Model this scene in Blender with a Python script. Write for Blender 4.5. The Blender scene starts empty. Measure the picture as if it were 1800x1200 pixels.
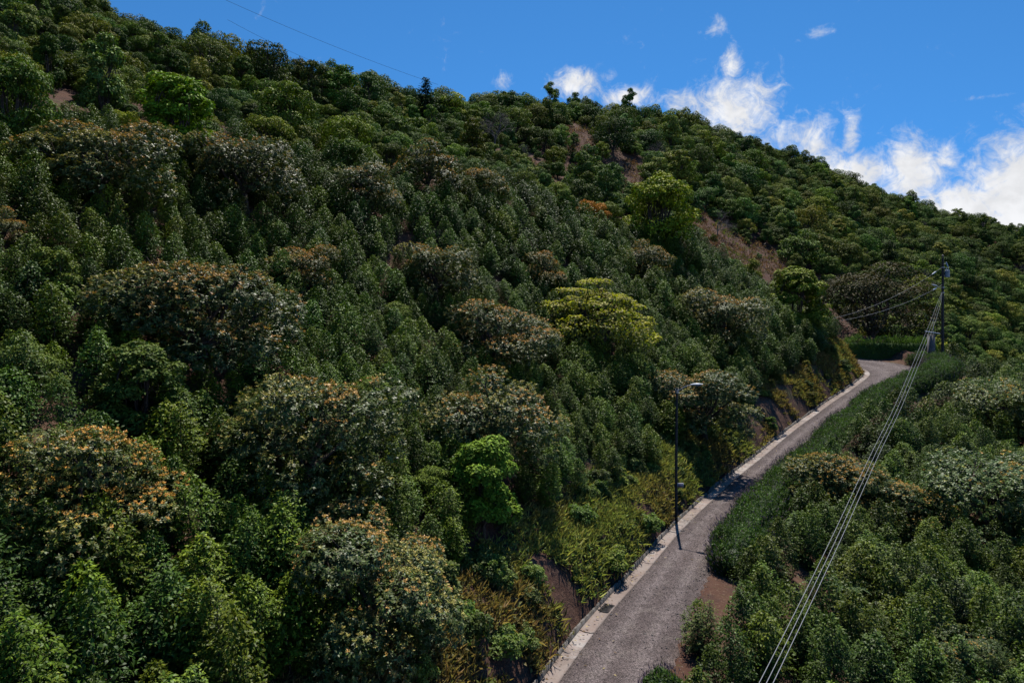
import bpy, math, random
import numpy as np
from mathutils import Vector

random.seed(7)
RNG = np.random.default_rng(11)
SC = bpy.context.scene
COL = SC.collection
R = math.radians
CAMZ = 13.7                 # camera height above the near stretch of road
FPX = 1200.0                # focal length in photo pixels (1800 wide), horizon row 516
HOR = 516.0
HAZE = 0.0              # density of the air

# ------------------------------------------------------------------ camera, sky, sun, exposure
cd = bpy.data.cameras.new('camera')
cam = bpy.data.objects.new('camera', cd)
COL.objects.link(cam)
cam.location = (0, 0, CAMZ)
cam.rotation_euler = (R(90), 0, 0)
cd.sensor_width = 36.0
cd.lens = 24.0
cd.shift_y = -(600 - HOR) / 1800.0
cd.clip_start = 0.2
cd.clip_end = 6000
SC.camera = cam

SUN_EL = R(62)
SUN_AZ = R(11)              # clockwise from +Y (ahead) towards +X
sdir = Vector((math.cos(SUN_EL) * math.sin(SUN_AZ), math.cos(SUN_EL) * math.cos(SUN_AZ), math.sin(SUN_EL)))
sl = bpy.data.lights.new('sun', 'SUN')
sl.energy = 5.0
sl.angle = R(0.53)
sl.color = (1.0, 0.955, 0.88)
sun = bpy.data.objects.new('sun', sl)
COL.objects.link(sun)
sun.rotation_euler = sdir.to_track_quat('Z', 'Y').to_euler()

SC.view_settings.view_transform = 'Standard'
SC.view_settings.look = 'None'
SC.view_settings.exposure = 0.0
SC.view_settings.gamma = 1.0
SC.view_settings.use_curve_mapping = False
SC.cycles.max_bounces = 4
SC.cycles.diffuse_bounces = 0
SC.cycles.glossy_bounces = 2
SC.cycles.transmission_bounces = 3
SC.cycles.caustics_reflective = False
SC.cycles.caustics_refractive = False

world = bpy.data.worlds.new('World')
SC.world = world
world.use_nodes = True


class NT:
    """small helper to wire node trees"""
    def __init__(self, tree):
        self.t = tree
        self.t.nodes.clear()

    def n(self, kind, **kw):
        nd = self.t.nodes.new(kind)
        for k, v in kw.items():
            setattr(nd, k, v)
        return nd

    def put(self, sock, v):
        if isinstance(v, bpy.types.NodeSocket):
            self.t.links.new(v, sock)
        elif v is not None:
            sock.default_value = v

    def m(self, op, a, b=None, c=None, clamp=False):
        nd = self.n('ShaderNodeMath', operation=op)
        nd.use_clamp = clamp
        self.put(nd.inputs[0], a)
        if b is not None:
            self.put(nd.inputs[1], b)
        if c is not None:
            self.put(nd.inputs[2], c)
        return nd.outputs[0]

    def ss(self, v, lo, hi, a=0.0, b=1.0):
        nd = self.n('ShaderNodeMapRange', interpolation_type='SMOOTHSTEP')
        self.put(nd.inputs['Value'], v)
        nd.inputs['From Min'].default_value = lo
        nd.inputs['From Max'].default_value = hi
        nd.inputs['To Min'].default_value = a
        nd.inputs['To Max'].default_value = b
        return nd.outputs['Result']

    def noise(self, vec, scale, detail=4, rough=0.55, dist=0.0, lac=2.0):
        nd = self.n('ShaderNodeTexNoise')
        self.put(nd.inputs['Vector'], vec)
        nd.inputs['Scale'].default_value = scale
        nd.inputs['Detail'].default_value = detail
        nd.inputs['Roughness'].default_value = rough
        nd.inputs['Lacunarity'].default_value = lac
        nd.inputs['Distortion'].default_value = dist
        return nd.outputs['Fac']

    def mix(self, f, a, b, mode='MIX'):
        nd = self.n('ShaderNodeMix', data_type='RGBA', blend_type=mode)
        self.put(nd.inputs[0], f)
        self.put(nd.inputs[6], a)
        self.put(nd.inputs[7], b)
        return nd.outputs[2]


def c4(c):
    return (c[0], c[1], c[2], 1.0)


def build_world():
    w = NT(world.node_tree)
    out = w.n('ShaderNodeOutputWorld')
    bg = w.n('ShaderNodeBackground')
    sky = w.n('ShaderNodeTexSky', sky_type='NISHITA')
    sky.sun_disc = False
    sky.sun_elevation = SUN_EL
    sky.sun_rotation = SUN_AZ
    sky.altitude = 2500
    sky.air_density = 0.9
    sky.dust_density = 0.0
    sky.ozone_density = 4.0
    tcs = w.n('ShaderNodeTexCoord')
    va = w.n('ShaderNodeVectorMath', operation='ADD')
    w.put(va.inputs[0], tcs.outputs['Generated'])
    va.inputs[1].default_value = (0, 0, .30)
    vn = w.n('ShaderNodeVectorMath', operation='NORMALIZE')
    w.put(vn.inputs[0], va.outputs[0])
    w.put(sky.inputs['Vector'], vn.outputs[0])
    # deeper, polarised-looking blue, the same all round
    gm = w.n('ShaderNodeGamma')
    w.put(gm.inputs[0], sky.outputs[0])
    gm.inputs[1].default_value = 1.45
    sc = w.n('ShaderNodeMix', data_type='RGBA', blend_type='MULTIPLY')
    sc.inputs[0].default_value = 1.0
    w.put(sc.inputs[6], gm.outputs[0])
    sc.inputs[7].default_value = SKY_MUL
    tc = w.n('ShaderNodeTexCoord')
    sx = w.n('ShaderNodeSeparateXYZ')
    w.put(sx.inputs[0], tc.outputs['Generated'])
    az = w.m('MULTIPLY', w.m('ARCTAN2', sx.outputs[0], sx.outputs[1]), 57.2958)
    el = w.m('MULTIPLY', w.m('ARCSINE', sx.outputs[2]), 57.2958)
    cv = w.n('ShaderNodeCombineXYZ')
    w.put(cv.inputs[0], az)
    w.put(cv.inputs[1], el)
    cv.inputs[2].default_value = 3.7
    big = w.noise(cv.outputs[0], 0.14, 6, 0.62, 0.5)
    fine = w.noise(cv.outputs[0], 0.62, 8, 0.66, 0.9)
    wisp = w.noise(cv.outputs[0], 2.2, 5, 0.6, 0.4)
    # a low bank of cumulus lying on the horizon all the way round
    low = w.ss(el, 15.0, 3.0, -0.80, 0.55)
    cov = w.m('ADD', low, 0.0)
    # clouds that lie behind the ridge: (azimuth, elevation, half width, half height, weight)
    bumps = [(18.0, 14.4, 3.9, 2.9, .56), (17.8, 17.6, 1.0, 1.6, .45), (21.0, 12.3, 2.5, 2.2, .36), (24.0, 11.6, 1.8, 2.6, .34), (26.4, 11.6, .7, 2.4, .34),
             (5.4, 17.0, 2.6, 1.3, .50), (-.8, 17.2, 1.1, .9, .32), (9.8, 15.8, 2.4, .9, .44), (14.0, 15.2, 2.2, 1.2, .44), (30.4, 9.0, 2.2, 2.4, .48), (32.2, 9.6, 1.2, 1.1, .36), (29.0, 6.2, 2.4, 2.0, .28),
             (38.5, 7.0, 4.0, 4.2, .66), (33.5, 6.0, 3.5, 1.8, .42), (26.5, 9.0, 3.5, 1.8, .42), (34.8, 4.6, 2.4, 2.0, .35), (46.0, 7.0, 5.0, 4.0, .5), (16.7, 20.4, .9, 1.0, .29), (24.2, 19.2, 1.0, .7, .28), (22.9, 18.8, .5, .35, .25),
             (34.6, 13.3, 2.4, .25, .27), (-38, 14.0, 5.0, 3.0, .4), (80, 8.0, 9.0, 4.0, .4), (-90, 9.0, 8.0, 4.0, .4), (140, 8.0, 9.0, 4.0, .4), (-150, 8.0, 9.0, 4.0, .4)]
    for (a, e, wa, we, k) in bumps:
        da = w.m('DIVIDE', w.m('SUBTRACT', az, a), wa)
        de = w.m('DIVIDE', w.m('SUBTRACT', el, e), we)
        r2 = w.m('ADD', w.m('MULTIPLY', da, da), w.m('MULTIPLY', de, de))
        g = w.m('MULTIPLY', w.m('POWER', 2.71828, w.m('MULTIPLY', r2, -1.0)), k)
        g = w.m('MULTIPLY', g, 2.9)
        cov = w.m('MAXIMUM', cov, w.m('ADD', g, w.m('MULTIPLY', low, .6)))
    nz = w.m('ADD', w.m('MULTIPLY', w.m('SUBTRACT', big, 0.5), 0.9), w.m('MULTIPLY', w.m('SUBTRACT', fine, 0.5), 2.3))
    nz = w.m('ADD', nz, w.m('MULTIPLY', w.m('SUBTRACT', wisp, .5), .7))
    dens = w.ss(w.m('ADD', cov, nz), -0.16, 1.15)
    thick = w.ss(w.m('ADD', cov, nz), 0.25, 1.1)
    ccol = w.mix(thick, (0.74, 0.79, 0.88, 1), (0.90, 0.91, 0.94, 1))
    shade = w.ss(w.noise(cv.outputs[0], .5, 4, .55, .3), .38, .68, .86, 1.03)
    mul = w.n('ShaderNodeMix', data_type='RGBA', blend_type='MULTIPLY')
    mul.inputs[0].default_value = 1.0
    w.put(mul.inputs[6], ccol)
    cs = w.n('ShaderNodeCombineColor')
    for i in range(3):
        w.put(cs.inputs[i], w.m('MULTIPLY', shade, 10.0))   # Background strength below is 0.1
    w.put(mul.inputs[7], cs.outputs[0])
    res = w.mix(dens, sc.outputs[2], mul.outputs[2])
    w.put(bg.inputs['Color'], res)
    bg.inputs['Strength'].default_value = 0.1
    w.put(out.inputs[0], bg.outputs[0])


SKY_MUL = (0.64, 1.14, 1.02, 1.0)
build_world()


# ------------------------------------------------------------------ mesh helpers
def mesh_np(name, V, F, col=None, smooth=False):
    """V (n,3); F list of index arrays (k,3) or (k,4); col (n,3) -> point colour 'tint'"""
    me = bpy.data.meshes.new(name)
    V = np.asarray(V, np.float32)
    F = [np.asarray(f, np.int32) for f in (F if isinstance(F, list) else [F]) if len(f)]
    me.vertices.add(len(V))
    me.vertices.foreach_set('co', V.ravel())
    loops = np.concatenate([f.ravel() for f in F])
    tot = np.concatenate([np.full(len(f), f.shape[1], np.int32) for f in F])
    start = np.concatenate([[0], np.cumsum(tot)[:-1]]).astype(np.int32)
    me.loops.add(len(loops))
    me.loops.foreach_set('vertex_index', loops)
    me.polygons.add(len(tot))
    me.polygons.foreach_set('loop_start', start)
    me.polygons.foreach_set('loop_total', tot)
    if smooth:
        me.polygons.foreach_set('use_smooth', np.ones(len(tot), bool))
    me.update(calc_edges=True)
    if col is not None:
        at = me.attributes.new('tint', 'FLOAT_COLOR', 'POINT')
        at.data.foreach_set('color', np.hstack([col, np.ones((len(col), 1))]).astype(np.float32).ravel())
    return me


def obj(name, me, mat=None, parent=None, loc=None, **props):
    o = bpy.data.objects.new(name, me)
    if mat is not None and me is not None and not me.materials:
        me.materials.append(mat)
    COL.objects.link(o)
    if parent is not None:
        o.parent = parent
    if loc is not None:
        o.location = loc
    for k, v in props.items():
        o[k] = v
    return o


def unit(a):
    return a / np.maximum(np.linalg.norm(a, axis=-1, keepdims=True), 1e-9)


class Geo:
    """collects pieces into one mesh"""
    def __init__(self):
        self.V, self.F3, self.F4, self.C, self.n = [], [], [], [], 0

    def add(self, V, F, col=None):
        V = np.asarray(V, float)
        F = np.asarray(F, int)
        (self.F3 if F.shape[1] == 3 else self.F4).append(F + self.n)
        self.V.append(V)
        c = np.ones((len(V), 3)) if col is None else np.broadcast_to(np.asarray(col, float), (len(V), 3))
        self.C.append(c)
        self.n += len(V)

    def mesh(self, name, smooth=False, tint=True):
        F = []
        if self.F3:
            F.append(np.concatenate(self.F3))
        if self.F4:
            F.append(np.concatenate(self.F4))
        return mesh_np(name, np.concatenate(self.V), F, np.concatenate(self.C) if tint else None, smooth)

    def box(self, c, s, rot=None, col=None):
        v = np.array([[x, y, z] for x in (-.5, .5) for y in (-.5, .5) for z in (-.5, .5)]) * np.array(s)
        if rot is not None:
            v = v @ np.array(rot).T
        self.add(v + np.array(c), [[0, 1, 3, 2], [4, 6, 7, 5], [0, 4, 5, 1], [2, 3, 7, 6], [0, 2, 6, 4], [1, 5, 7, 3]], col)

    def tube(self, pts, rad, sides=6, col=None, cap=True):
        P = np.asarray(pts, float)
        rad = np.broadcast_to(np.asarray(rad, float), (len(P),))
        T = unit(np.gradient(P, axis=0))
        ref = np.array([0, 0, 1.0]) if abs(T[:, 2]).mean() < .9 else np.array([1.0, 0, 0])
        A = unit(np.cross(T, ref))
        B = np.cross(T, A)
        an = np.arange(sides) * 2 * np.pi / sides
        ring = P[:, None] + rad[:, None, None] * (np.cos(an)[None, :, None] * A[:, None] + np.sin(an)[None, :, None] * B[:, None])
        V = ring.reshape(-1, 3)
        i = np.arange(len(P) - 1)[:, None] * sides
        j = np.arange(sides)[None]
        k = (j + 1) % sides
        F = np.stack([i + j, i + k, i + sides + k, i + sides + j], -1).reshape(-1, 4)
        self.add(V, F, col)
        if cap:
            for e, o in ((0, 0), (len(P) - 1, (len(P) - 1) * sides)):
                cv = np.vstack([V[o:o + sides], P[e]])
                fi = np.stack([np.arange(sides), (np.arange(sides) + 1) % sides, np.full(sides, sides)], -1)
                if e == 0:
                    fi = fi[:, ::-1]
                self.add(cv, fi, col)

    def lathe(self, prof, c, sides=12, col=None):
        prof = np.asarray(prof, float)
        an = np.arange(sides) * 2 * np.pi / sides
        V = np.stack([prof[:, None, 0] * np.cos(an), prof[:, None, 0] * np.sin(an), np.broadcast_to(prof[:, None, 1], (len(prof), sides))], -1).reshape(-1, 3)
        i = np.arange(len(prof) - 1)[:, None] * sides
        j = np.arange(sides)[None]
        k = (j + 1) % sides
        self.add(V + np.array(c), np.stack([i + j, i + k, i + sides + k, i + sides + j], -1).reshape(-1, 4), col)

    def leaves(self, P, D, N, L, W, col, fold=.18, droop=.15, simple=False):
        """leaf blades: base P, direction D, upper side N, length L, width W"""
        n = len(P)
        L = np.broadcast_to(np.asarray(L, float), (n,))[:, None]
        W = np.broadcast_to(np.asarray(W, float), (n,))[:, None]
        D = unit(D)
        S = unit(np.cross(D, N))
        N = np.cross(S, D)
        b = P
        t = P + D * L - N * droop * L
        l = P + D * L * .46 + S * W * .5 + N * fold * W
        r = P + D * L * .46 - S * W * .5 + N * fold * W
        col = np.broadcast_to(np.asarray(col, float), (n, 3))
        if simple:
            V = np.stack([b, r, t, l], 1).reshape(-1, 3)
            i = np.arange(n)[:, None] * 4
            F = (i[:, :, None] + np.array([[0, 1, 2], [0, 2, 3]])[None]).reshape(-1, 3)
            self.add(V, F, np.repeat(col, 4, 0))
        else:
            m = P + D * L * .5 + N * droop * .25 * L
            V = np.stack([b, r, t, l, m], 1).reshape(-1, 3)
            i = np.arange(n)[:, None] * 5
            F = (i[:, :, None] + np.array([[0, 1, 4], [1, 2, 4], [2, 3, 4], [3, 0, 4]])[None]).reshape(-1, 3)
            self.add(V, F, np.repeat(col, 5, 0))


def sphere_dirs(n, rng, zmin=-1.0):
    z = rng.uniform(zmin, 1, n)
    a = rng.uniform(0, 2 * np.pi, n)
    r = np.sqrt(1 - z * z)
    return np.stack([r * np.cos(a), r * np.sin(a), z], -1)


# ------------------------------------------------------------------ materials
def leaf_mat(name, rough=.42, spec=.5, trans=.28, tcol=(1.25, 1.5, .55), var=.35, gain=1.38, hue=0.0):
    m = bpy.data.materials.new(name)
    m.use_nodes = True
    w = NT(m.node_tree)
    out = w.n('ShaderNodeOutputMaterial')
    at = w.n('ShaderNodeAttribute', attribute_name='tint')
    oi = w.n('ShaderNodeObjectInfo')
    geo = w.n('ShaderNodeNewGeometry')
    base = w.mix(1.0, at.outputs['Color'], oi.outputs['Color'], 'MULTIPLY')
    v = w.ss(oi.outputs['Random'], 0, 1, 1 - var, 1 + var)
    isl = w.ss(geo.outputs['Random Per Island'], 0, 1, .72 * gain, 1.28 * gain)
    k = w.m('MULTIPLY', v, isl)
    kc = w.n('ShaderNodeCombineColor')
    for i in range(3):
        w.put(kc.inputs[i], k)
    base = w.mix(1.0, base, kc.outputs[0], 'MULTIPLY')
    if hue > 0:
        fr = w.m('FRACT', w.m('MULTIPLY', oi.outputs['Random'], 7.313))
        base = w.mix(1.0, base, w.mix(w.m('POWER', fr, 1.6), (1 - .25 * hue, 1.0, 1 + .1 * hue, 1), (1 + .75 * hue, 1 + .30 * hue, 1 - .2 * hue, 1)), 'MULTIPLY')
    p = w.n('ShaderNodeBsdfPrincipled')
    w.put(p.inputs['Base Color'], base)
    p.inputs['Roughness'].default_value = rough
    p.inputs['Specular IOR Level'].default_value = spec
    tr = w.n('ShaderNodeBsdfTranslucent')
    w.put(tr.inputs['Color'], w.mix(1.0, base, c4(tcol), 'MULTIPLY'))
    mx = w.n('ShaderNodeMixShader')
    mx.inputs[0].default_value = trans
    w.put(mx.inputs[1], p.outputs[0])
    w.put(mx.inputs[2], tr.outputs[0])
    w.put(out.inputs[0], mx.outputs[0])
    return m


def plain_mat(name, col, rough=.7, metal=0.0, spec=.4, noise=None, bump=0.0, scale=8.0, col2=None):
    m = bpy.data.materials.new(name)
    m.use_nodes = True
    w = NT(m.node_tree)
    out = w.n('ShaderNodeOutputMaterial')
    p = w.n('ShaderNodeBsdfPrincipled')
    tc = w.n('ShaderNodeTexCoord')
    nz = w.noise(tc.outputs['Object'], scale, 5, .6)
    a = c4(col)
    b = c4(col2 if col2 else [x * .7 for x in col])
    w.put(p.inputs['Base Color'], w.mix(w.ss(nz, .3, .7), a, b))
    p.inputs['Roughness'].default_value = rough
    p.inputs['Metallic'].default_value = metal
    p.inputs['Specular IOR Level'].default_value = spec
    if bump:
        bp = w.n('ShaderNodeBump')
        bp.inputs['Strength'].default_value = bump
        bp.inputs['Distance'].default_value = .03
        w.put(bp.inputs['Height'], nz)
        w.put(p.inputs['Normal'], bp.outputs[0])
    w.put(out.inputs[0], p.outputs[0])
    return m


def soil_mat():
    m = bpy.data.materials.new('soil')
    m.use_nodes = True
    w = NT(m.node_tree)
    out = w.n('ShaderNodeOutputMaterial')
    p = w.n('ShaderNodeBsdfPrincipled')
    tc = w.n('ShaderNodeTexCoord')
    P = tc.outputs['Object']
    big = w.noise(P, .12, 5, .6)
    mid = w.noise(P, .9, 6, .65)
    fin = w.noise(P, 7.0, 5, .7)
    c = w.mix(w.ss(big, .35, .65), (.100, .048, .034, 1), (.145, .082, .056, 1))
    c = w.mix(w.ss(mid, .42, .7), c, (.085, .050, .040, 1))
    c = w.mix(w.ss(fin, .55, .72), c, (.22, .155, .105, 1))
    c = w.mix(w.m('MULTIPLY', w.ss(w.noise(P, .35, 6, .7), .56, .66), .55), c, (.10, .11, .035, 1))
    w.put(p.inputs['Base Color'], c)
    p.inputs['Roughness'].default_value = .95
    p.inputs['Specular IOR Level'].default_value = .15
    bp = w.n('ShaderNodeBump')
    bp.inputs['Strength'].default_value = .9
    bp.inputs['Distance'].default_value = .25
    w.put(bp.inputs['Height'], w.m('ADD', w.m('MULTIPLY', mid, .8), w.m('MULTIPLY', fin, .35)))
    w.put(p.inputs['Normal'], bp.outputs[0])
    w.put(out.inputs[0], p.outputs[0])
    return m


def gravel_mat():
    m = bpy.data.materials.new('gravel')
    m.use_nodes = True
    w = NT(m.node_tree)
    out = w.n('ShaderNodeOutputMaterial')
    p = w.n('ShaderNodeBsdfPrincipled')
    tc = w.n('ShaderNodeTexCoord')
    P = tc.outputs['Object']
    at = w.n('ShaderNodeAttribute', attribute_name='across')   # 0 left edge .. 1 right edge
    big = w.noise(P, .35, 5, .6)
    mid = w.noise(P, 2.2, 5, .65)
    vo = w.n('ShaderNodeTexVoronoi')
    w.put(vo.inputs['Vector'], P)
    vo.inputs['Scale'].default_value = 27.0
    vo2 = w.n('ShaderNodeTexVoronoi')
    w.put(vo2.inputs['Vector'], P)
    vo2.inputs['Scale'].default_value = 60.0
    sp = w.n('ShaderNodeSeparateColor')
    w.put(sp.inputs[0], vo.outputs['Color'])
    sp2 = w.n('ShaderNodeSeparateColor')
    w.put(sp2.inputs[0], vo2.outputs['Color'])
    c = w.mix(w.ss(big, .35, .65), (.100, .075, .070, 1), (.142, .109, .102, 1))
    # two wheel tracks swept paler, the verges dirtier
    ac = w.m('ADD', at.outputs['Fac'], w.m('MULTIPLY', w.m('SUBTRACT', mid, .5), .16))
    t1 = w.m('POWER', 2.718, w.m('MULTIPLY', w.m('POWER', w.m('DIVIDE', w.m('SUBTRACT', ac, .30), .10), 2), -1))
    t2 = w.m('POWER', 2.718, w.m('MULTIPLY', w.m('POWER', w.m('DIVIDE', w.m('SUBTRACT', ac, .72), .10), 2), -1))
    c = w.mix(w.m('MULTIPLY', w.m('ADD', t1, t2), .62), c, (.220, .178, .168, 1))
    c = w.mix(w.m('MULTIPLY', w.ss(ac, .10, .0), .6), c, (.09, .070, .060, 1))
    c = w.mix(w.m('MULTIPLY', w.ss(ac, .90, 1.0), .5), c, (.13, .090, .075, 1))
    c = w.mix(w.m('MULTIPLY', w.ss(mid, .46, .66), .6), c, (.080, .060, .054, 1))
    c = w.mix(w.m('MULTIPLY', w.ss(w.noise(P, .8, 5, .65, .6), .52, .64), .45), c, (.20, .165, .145, 1))
    st = w.ss(sp.outputs[0], 0, 1, .5, 1.58)
    st2 = w.ss(sp2.outputs[1], 0, 1, .6, 1.4)
    cc = w.n('ShaderNodeCombineColor')
    for i in range(3):
        w.put(cc.inputs[i], w.m('MULTIPLY', st, st2))
    c = w.mix(1.0, c, cc.outputs[0], 'MULTIPLY')
    w.put(p.inputs['Base Color'], c)
    p.inputs['Roughness'].default_value = .85
    p.inputs['Specular IOR Level'].default_value = .3
    bp = w.n('ShaderNodeBump')
    bp.inputs['Strength'].default_value = .8
    bp.inputs['Distance'].default_value = .04
    w.put(bp.inputs['Height'], w.m('ADD', w.m('ADD', w.m('MULTIPLY', vo.outputs['Distance'], 1.0), w.m('MULTIPLY', vo2.outputs['Distance'], .4)), w.m('MULTIPLY', mid, .6)))
    w.put(p.inputs['Normal'], bp.outputs[0])
    w.put(out.inputs[0], p.outputs[0])
    return m


def concrete_mat():
    m = bpy.data.materials.new('concrete')
    m.use_nodes = True
    w = NT(m.node_tree)
    out = w.n('ShaderNodeOutputMaterial')
    p = w.n('ShaderNodeBsdfPrincipled')
    tc = w.n('ShaderNodeTexCoord')
    P = tc.outputs['Object']
    oi = w.n('ShaderNodeObjectInfo')
    n1 = w.noise(P, 1.1, 6, .65)
    n2 = w.noise(P, 9.0, 5, .7)
    c = w.mix(w.ss(n1, .38, .66), (.45, .40, .36, 1), (.34, .25, .21, 1))
    c = w.mix(w.m('MULTIPLY', w.ss(n2, .50, .70), .7), c, (.15, .115, .095, 1))
    c = w.mix(w.m('MULTIPLY', w.ss(w.noise(P, .45, 6, .7), .50, .62), .6), c, (.13, .095, .075, 1))
    c = w.mix(w.m('MULTIPLY', w.ss(oi.outputs['Random'], 0, 1), .75), c, (.25, .185, .15, 1))
    w.put(p.inputs['Base Color'], c)
    p.inputs['Roughness'].default_value = .9
    bp = w.n('ShaderNodeBump')
    bp.inputs['Strength'].default_value = .5
    bp.inputs['Distance'].default_value = .02
    w.put(bp.inputs['Height'], n2)
    w.put(p.inputs['Normal'], bp.outputs[0])
    w.put(out.inputs[0], p.outputs[0])
    return m


M_SOIL = soil_mat()
M_GRAVEL = gravel_mat()
M_CONC = concrete_mat()
M_WALL = plain_mat('lip_concrete', (.24, .215, .19), .9, scale=4.5, col2=(.08, .065, .05), bump=.5)
M_BARK = plain_mat('bark', (.12, .09, .065), .9, scale=14, col2=(.06, .045, .035), bump=.6)
M_BARE = plain_mat('bare_twigs', (.20, .17, .15), .9, scale=5, col2=(.13, .11, .095))
M_POLE = plain_mat('creosoted_wood', (.085, .072, .066), .8, scale=6, col2=(.045, .038, .034), bump=.4)
M_STEEL = plain_mat('galvanised_steel', (.42, .44, .46), .45, .6, scale=20)
M_WHITE = plain_mat('white_enamel', (.72, .75, .78), .4, scale=10, col2=(.62, .65, .68))
M_LENS = plain_mat('lamp_lens', (.62, .66, .70), .15, scale=10, col2=(.6, .64, .68))
M_CABLE = plain_mat('aluminium_cable', (.32, .32, .32), .55, .1, scale=30, col2=(.25, .25, .26))
M_DARKW = plain_mat('dark_wire', (.03, .03, .035), .9, 0, spec=.1, scale=30)
M_IRON = plain_mat('cast_iron', (.05, .047, .045), .6, .5, scale=20)
M_HUT = plain_mat('rendered_block', (.20, .19, .19), .9, scale=2.0, col2=(.12, .115, .11))
M_SIGN = plain_mat('sign_plate', (.75, .72, .74), .5, scale=4, col2=(.68, .62, .66))
M_INK = plain_mat('sign_ink', (.30, .10, .12), .6, scale=4)
M_AVO = leaf_mat('avocado_leaf', .44, .23, .12, var=.12, gain=1.55)
M_COF = leaf_mat('coffee_leaf', .48, .18, .10, gain=1.28, hue=.3)
M_FOR = leaf_mat('forest_leaf', .6, .12, .12, gain=1.35, hue=.75)
M_FORL = leaf_mat('landmark_leaf', .6, .12, .12, gain=1.4, var=.06)
M_SOFT = leaf_mat('soft_leaf', .6, .3, .35)
M_LAV = leaf_mat('lavender_leaf', .6, .3, .25, var=.1)
M_GRASS = leaf_mat('grass_blade', .6, .25, .35, tcol=(1.2, 1.2, .6), var=.1, gain=1.35)

# ------------------------------------------------------------------ terrain (heights relative to the camera in the control points)
def px(u, v, d):
    """a point d metres ahead that lies on the line of sight through the photo's pixel (u, v)"""
    return ((u - 900) / FPX * d, d, (HOR - v) / FPX * d)


def e_up(y):
    if y < 35:
        return 0.0
    if y < 50:
        return .35 / 30 * (y - 35) ** 2
    return .35 / 30 * 225 + .35 * (y - 50)


CP = []
for X in range(-40, 32, 8):                       # plantation slope above the road, up to its brow
    for Y in (4, 12, 20, 28, 36, 44, 52, 60, 70, 80, 92):
        brow = 72 + X * .95
        if Y > brow or X > (Y - 21) * .62 + 1.0:
            continue
        CP.append((X, Y, -17.9 - .6 * X + .25 * Y + e_up(Y)))
CP += [(-2, 70, 9.6), (12, 82, 6.5), (26, 94, 6.0), (38, 98, 2.0), (30, 80, -3.2), (40, 84, -6.0), (38, 100, 2), (43, 105, 2.5), (22, 64, -5.2)]
CP += [px(*a) for a in [
    (300, 185, 72), (100, 130, 68), (0, 20, 84), (560, 262, 84), (440, 215, 88), (-150, -60, 90), (700, 268, 100), (870, 312, 108), (1000, 342, 118), (620, 205, 118),
    (1040, 250, 165), (1100, 305, 150), (1230, 392, 137), (1300, 442, 131), (1390, 490, 129), (1430, 512, 136), (1530, 495, 150), (1700, 575, 172), (1800, 650, 172), (1600, 432, 210),
    (1450, 365, 212), (1300, 312, 195), (1200, 272, 190), (1750, 500, 250), (940, 270, 150), (830, 230, 150), (1120, 225, 205),
    (200, 66, 118), (330, 104, 126), (450, 150, 136), (600, 186, 150), (750, 207, 166), (850, 209, 182), (1000, 217, 202), (1100, 226, 222), (1170, 234, 234), (1300, 268, 252), (1460, 330, 282), (1600, 374, 312), (1700, 412, 332), (1800, 446, 352),
    (1950, 500, 380), (2150, 570, 420), (50, -10, 112), (-100, -90, 112)]]
for a in [(200, 66, 118), (450, 150, 136), (750, 207, 166), (1000, 217, 202), (1300, 268, 252), (1600, 374, 312), (1800, 446, 352), (1950, 500, 380)]:
    p = px(*a)
    CP.append((p[0] * 1.05, p[1] + 70, p[2] - 24))
CP += [(8.5, 22, -14.0), (12, 30, -14.3), (20, 24, -15.2), (22, 36, -15.2), (30, 45, -15.2), (38, 58, -14.2), (48, 70, -13.2), (58, 80, -12.6), (64, 92, -12.6), (34, 30, -18), (55, 60, -18),
       (75, 85, -19), (90, 105, -24), (60, 104, -8.2), (52, 108, -6.5), (70, 112, -14), (12, 10, -15.5), (3, 6, -14.5), (30, 10, -19), (60, 30, -26), (100, 70, -32), (130, 110, -32), (150, 140, -27), (170, 60, -45), (220, 160, -30), (100, 0, -45),
       (10, -30, -16), (-30, -30, 2), (60, -40, -40), (-60, 20, 18), (-80, 60, 36), (-90, -40, 38)]
# the road: the gutter's inner edge (photo pixel and depth), then the hidden curve behind the nose of the bank
LE = [(982, 1199, 24.07), (1037, 1120, 27.2), (1082, 1065, 29.9), (1130, 1012, 33), (1167, 967, 36.2), (1192, 937, 38.7), (1227, 902, 42), (1290, 843, 48.6), (1347, 798, 55.5), (1382, 768, 60), (1408, 747, 63.6), (1437, 727, 67.5),
      (1462, 708, 71.5), (1497, 685, 77.5), (1513, 673, 81), (1527, 662, 84.5), (1530.5, 656.5, 87), (1524, 650, 89.5)]
LE = [px(*a) for a in LE]
LE = [(-7.5, 3, -13.85), (-4.2, 11, -13.8), (-1.4, 17.6, -13.75)] + LE + [(46.0, 92.2, -9.75), (44.3, 94.6, -9.5), (42.4, 96.4, -9.3)]
LE = np.array(LE)
RW = 3.4


def smooth_line(P, n):
    P = np.asarray(P, float)
    s = np.concatenate([[0], np.cumsum(np.linalg.norm(np.diff(P[:, :2], axis=0), axis=1))])
    q = np.linspace(0, s[-1], n)
    Q = np.stack([np.interp(q, s, P[:, i]) for i in range(P.shape[1])], 1)
    for _ in range(10):
        Q[1:-1] = Q[1:-1] * .5 + (Q[:-2] + Q[2:]) * .25
    return Q


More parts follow.
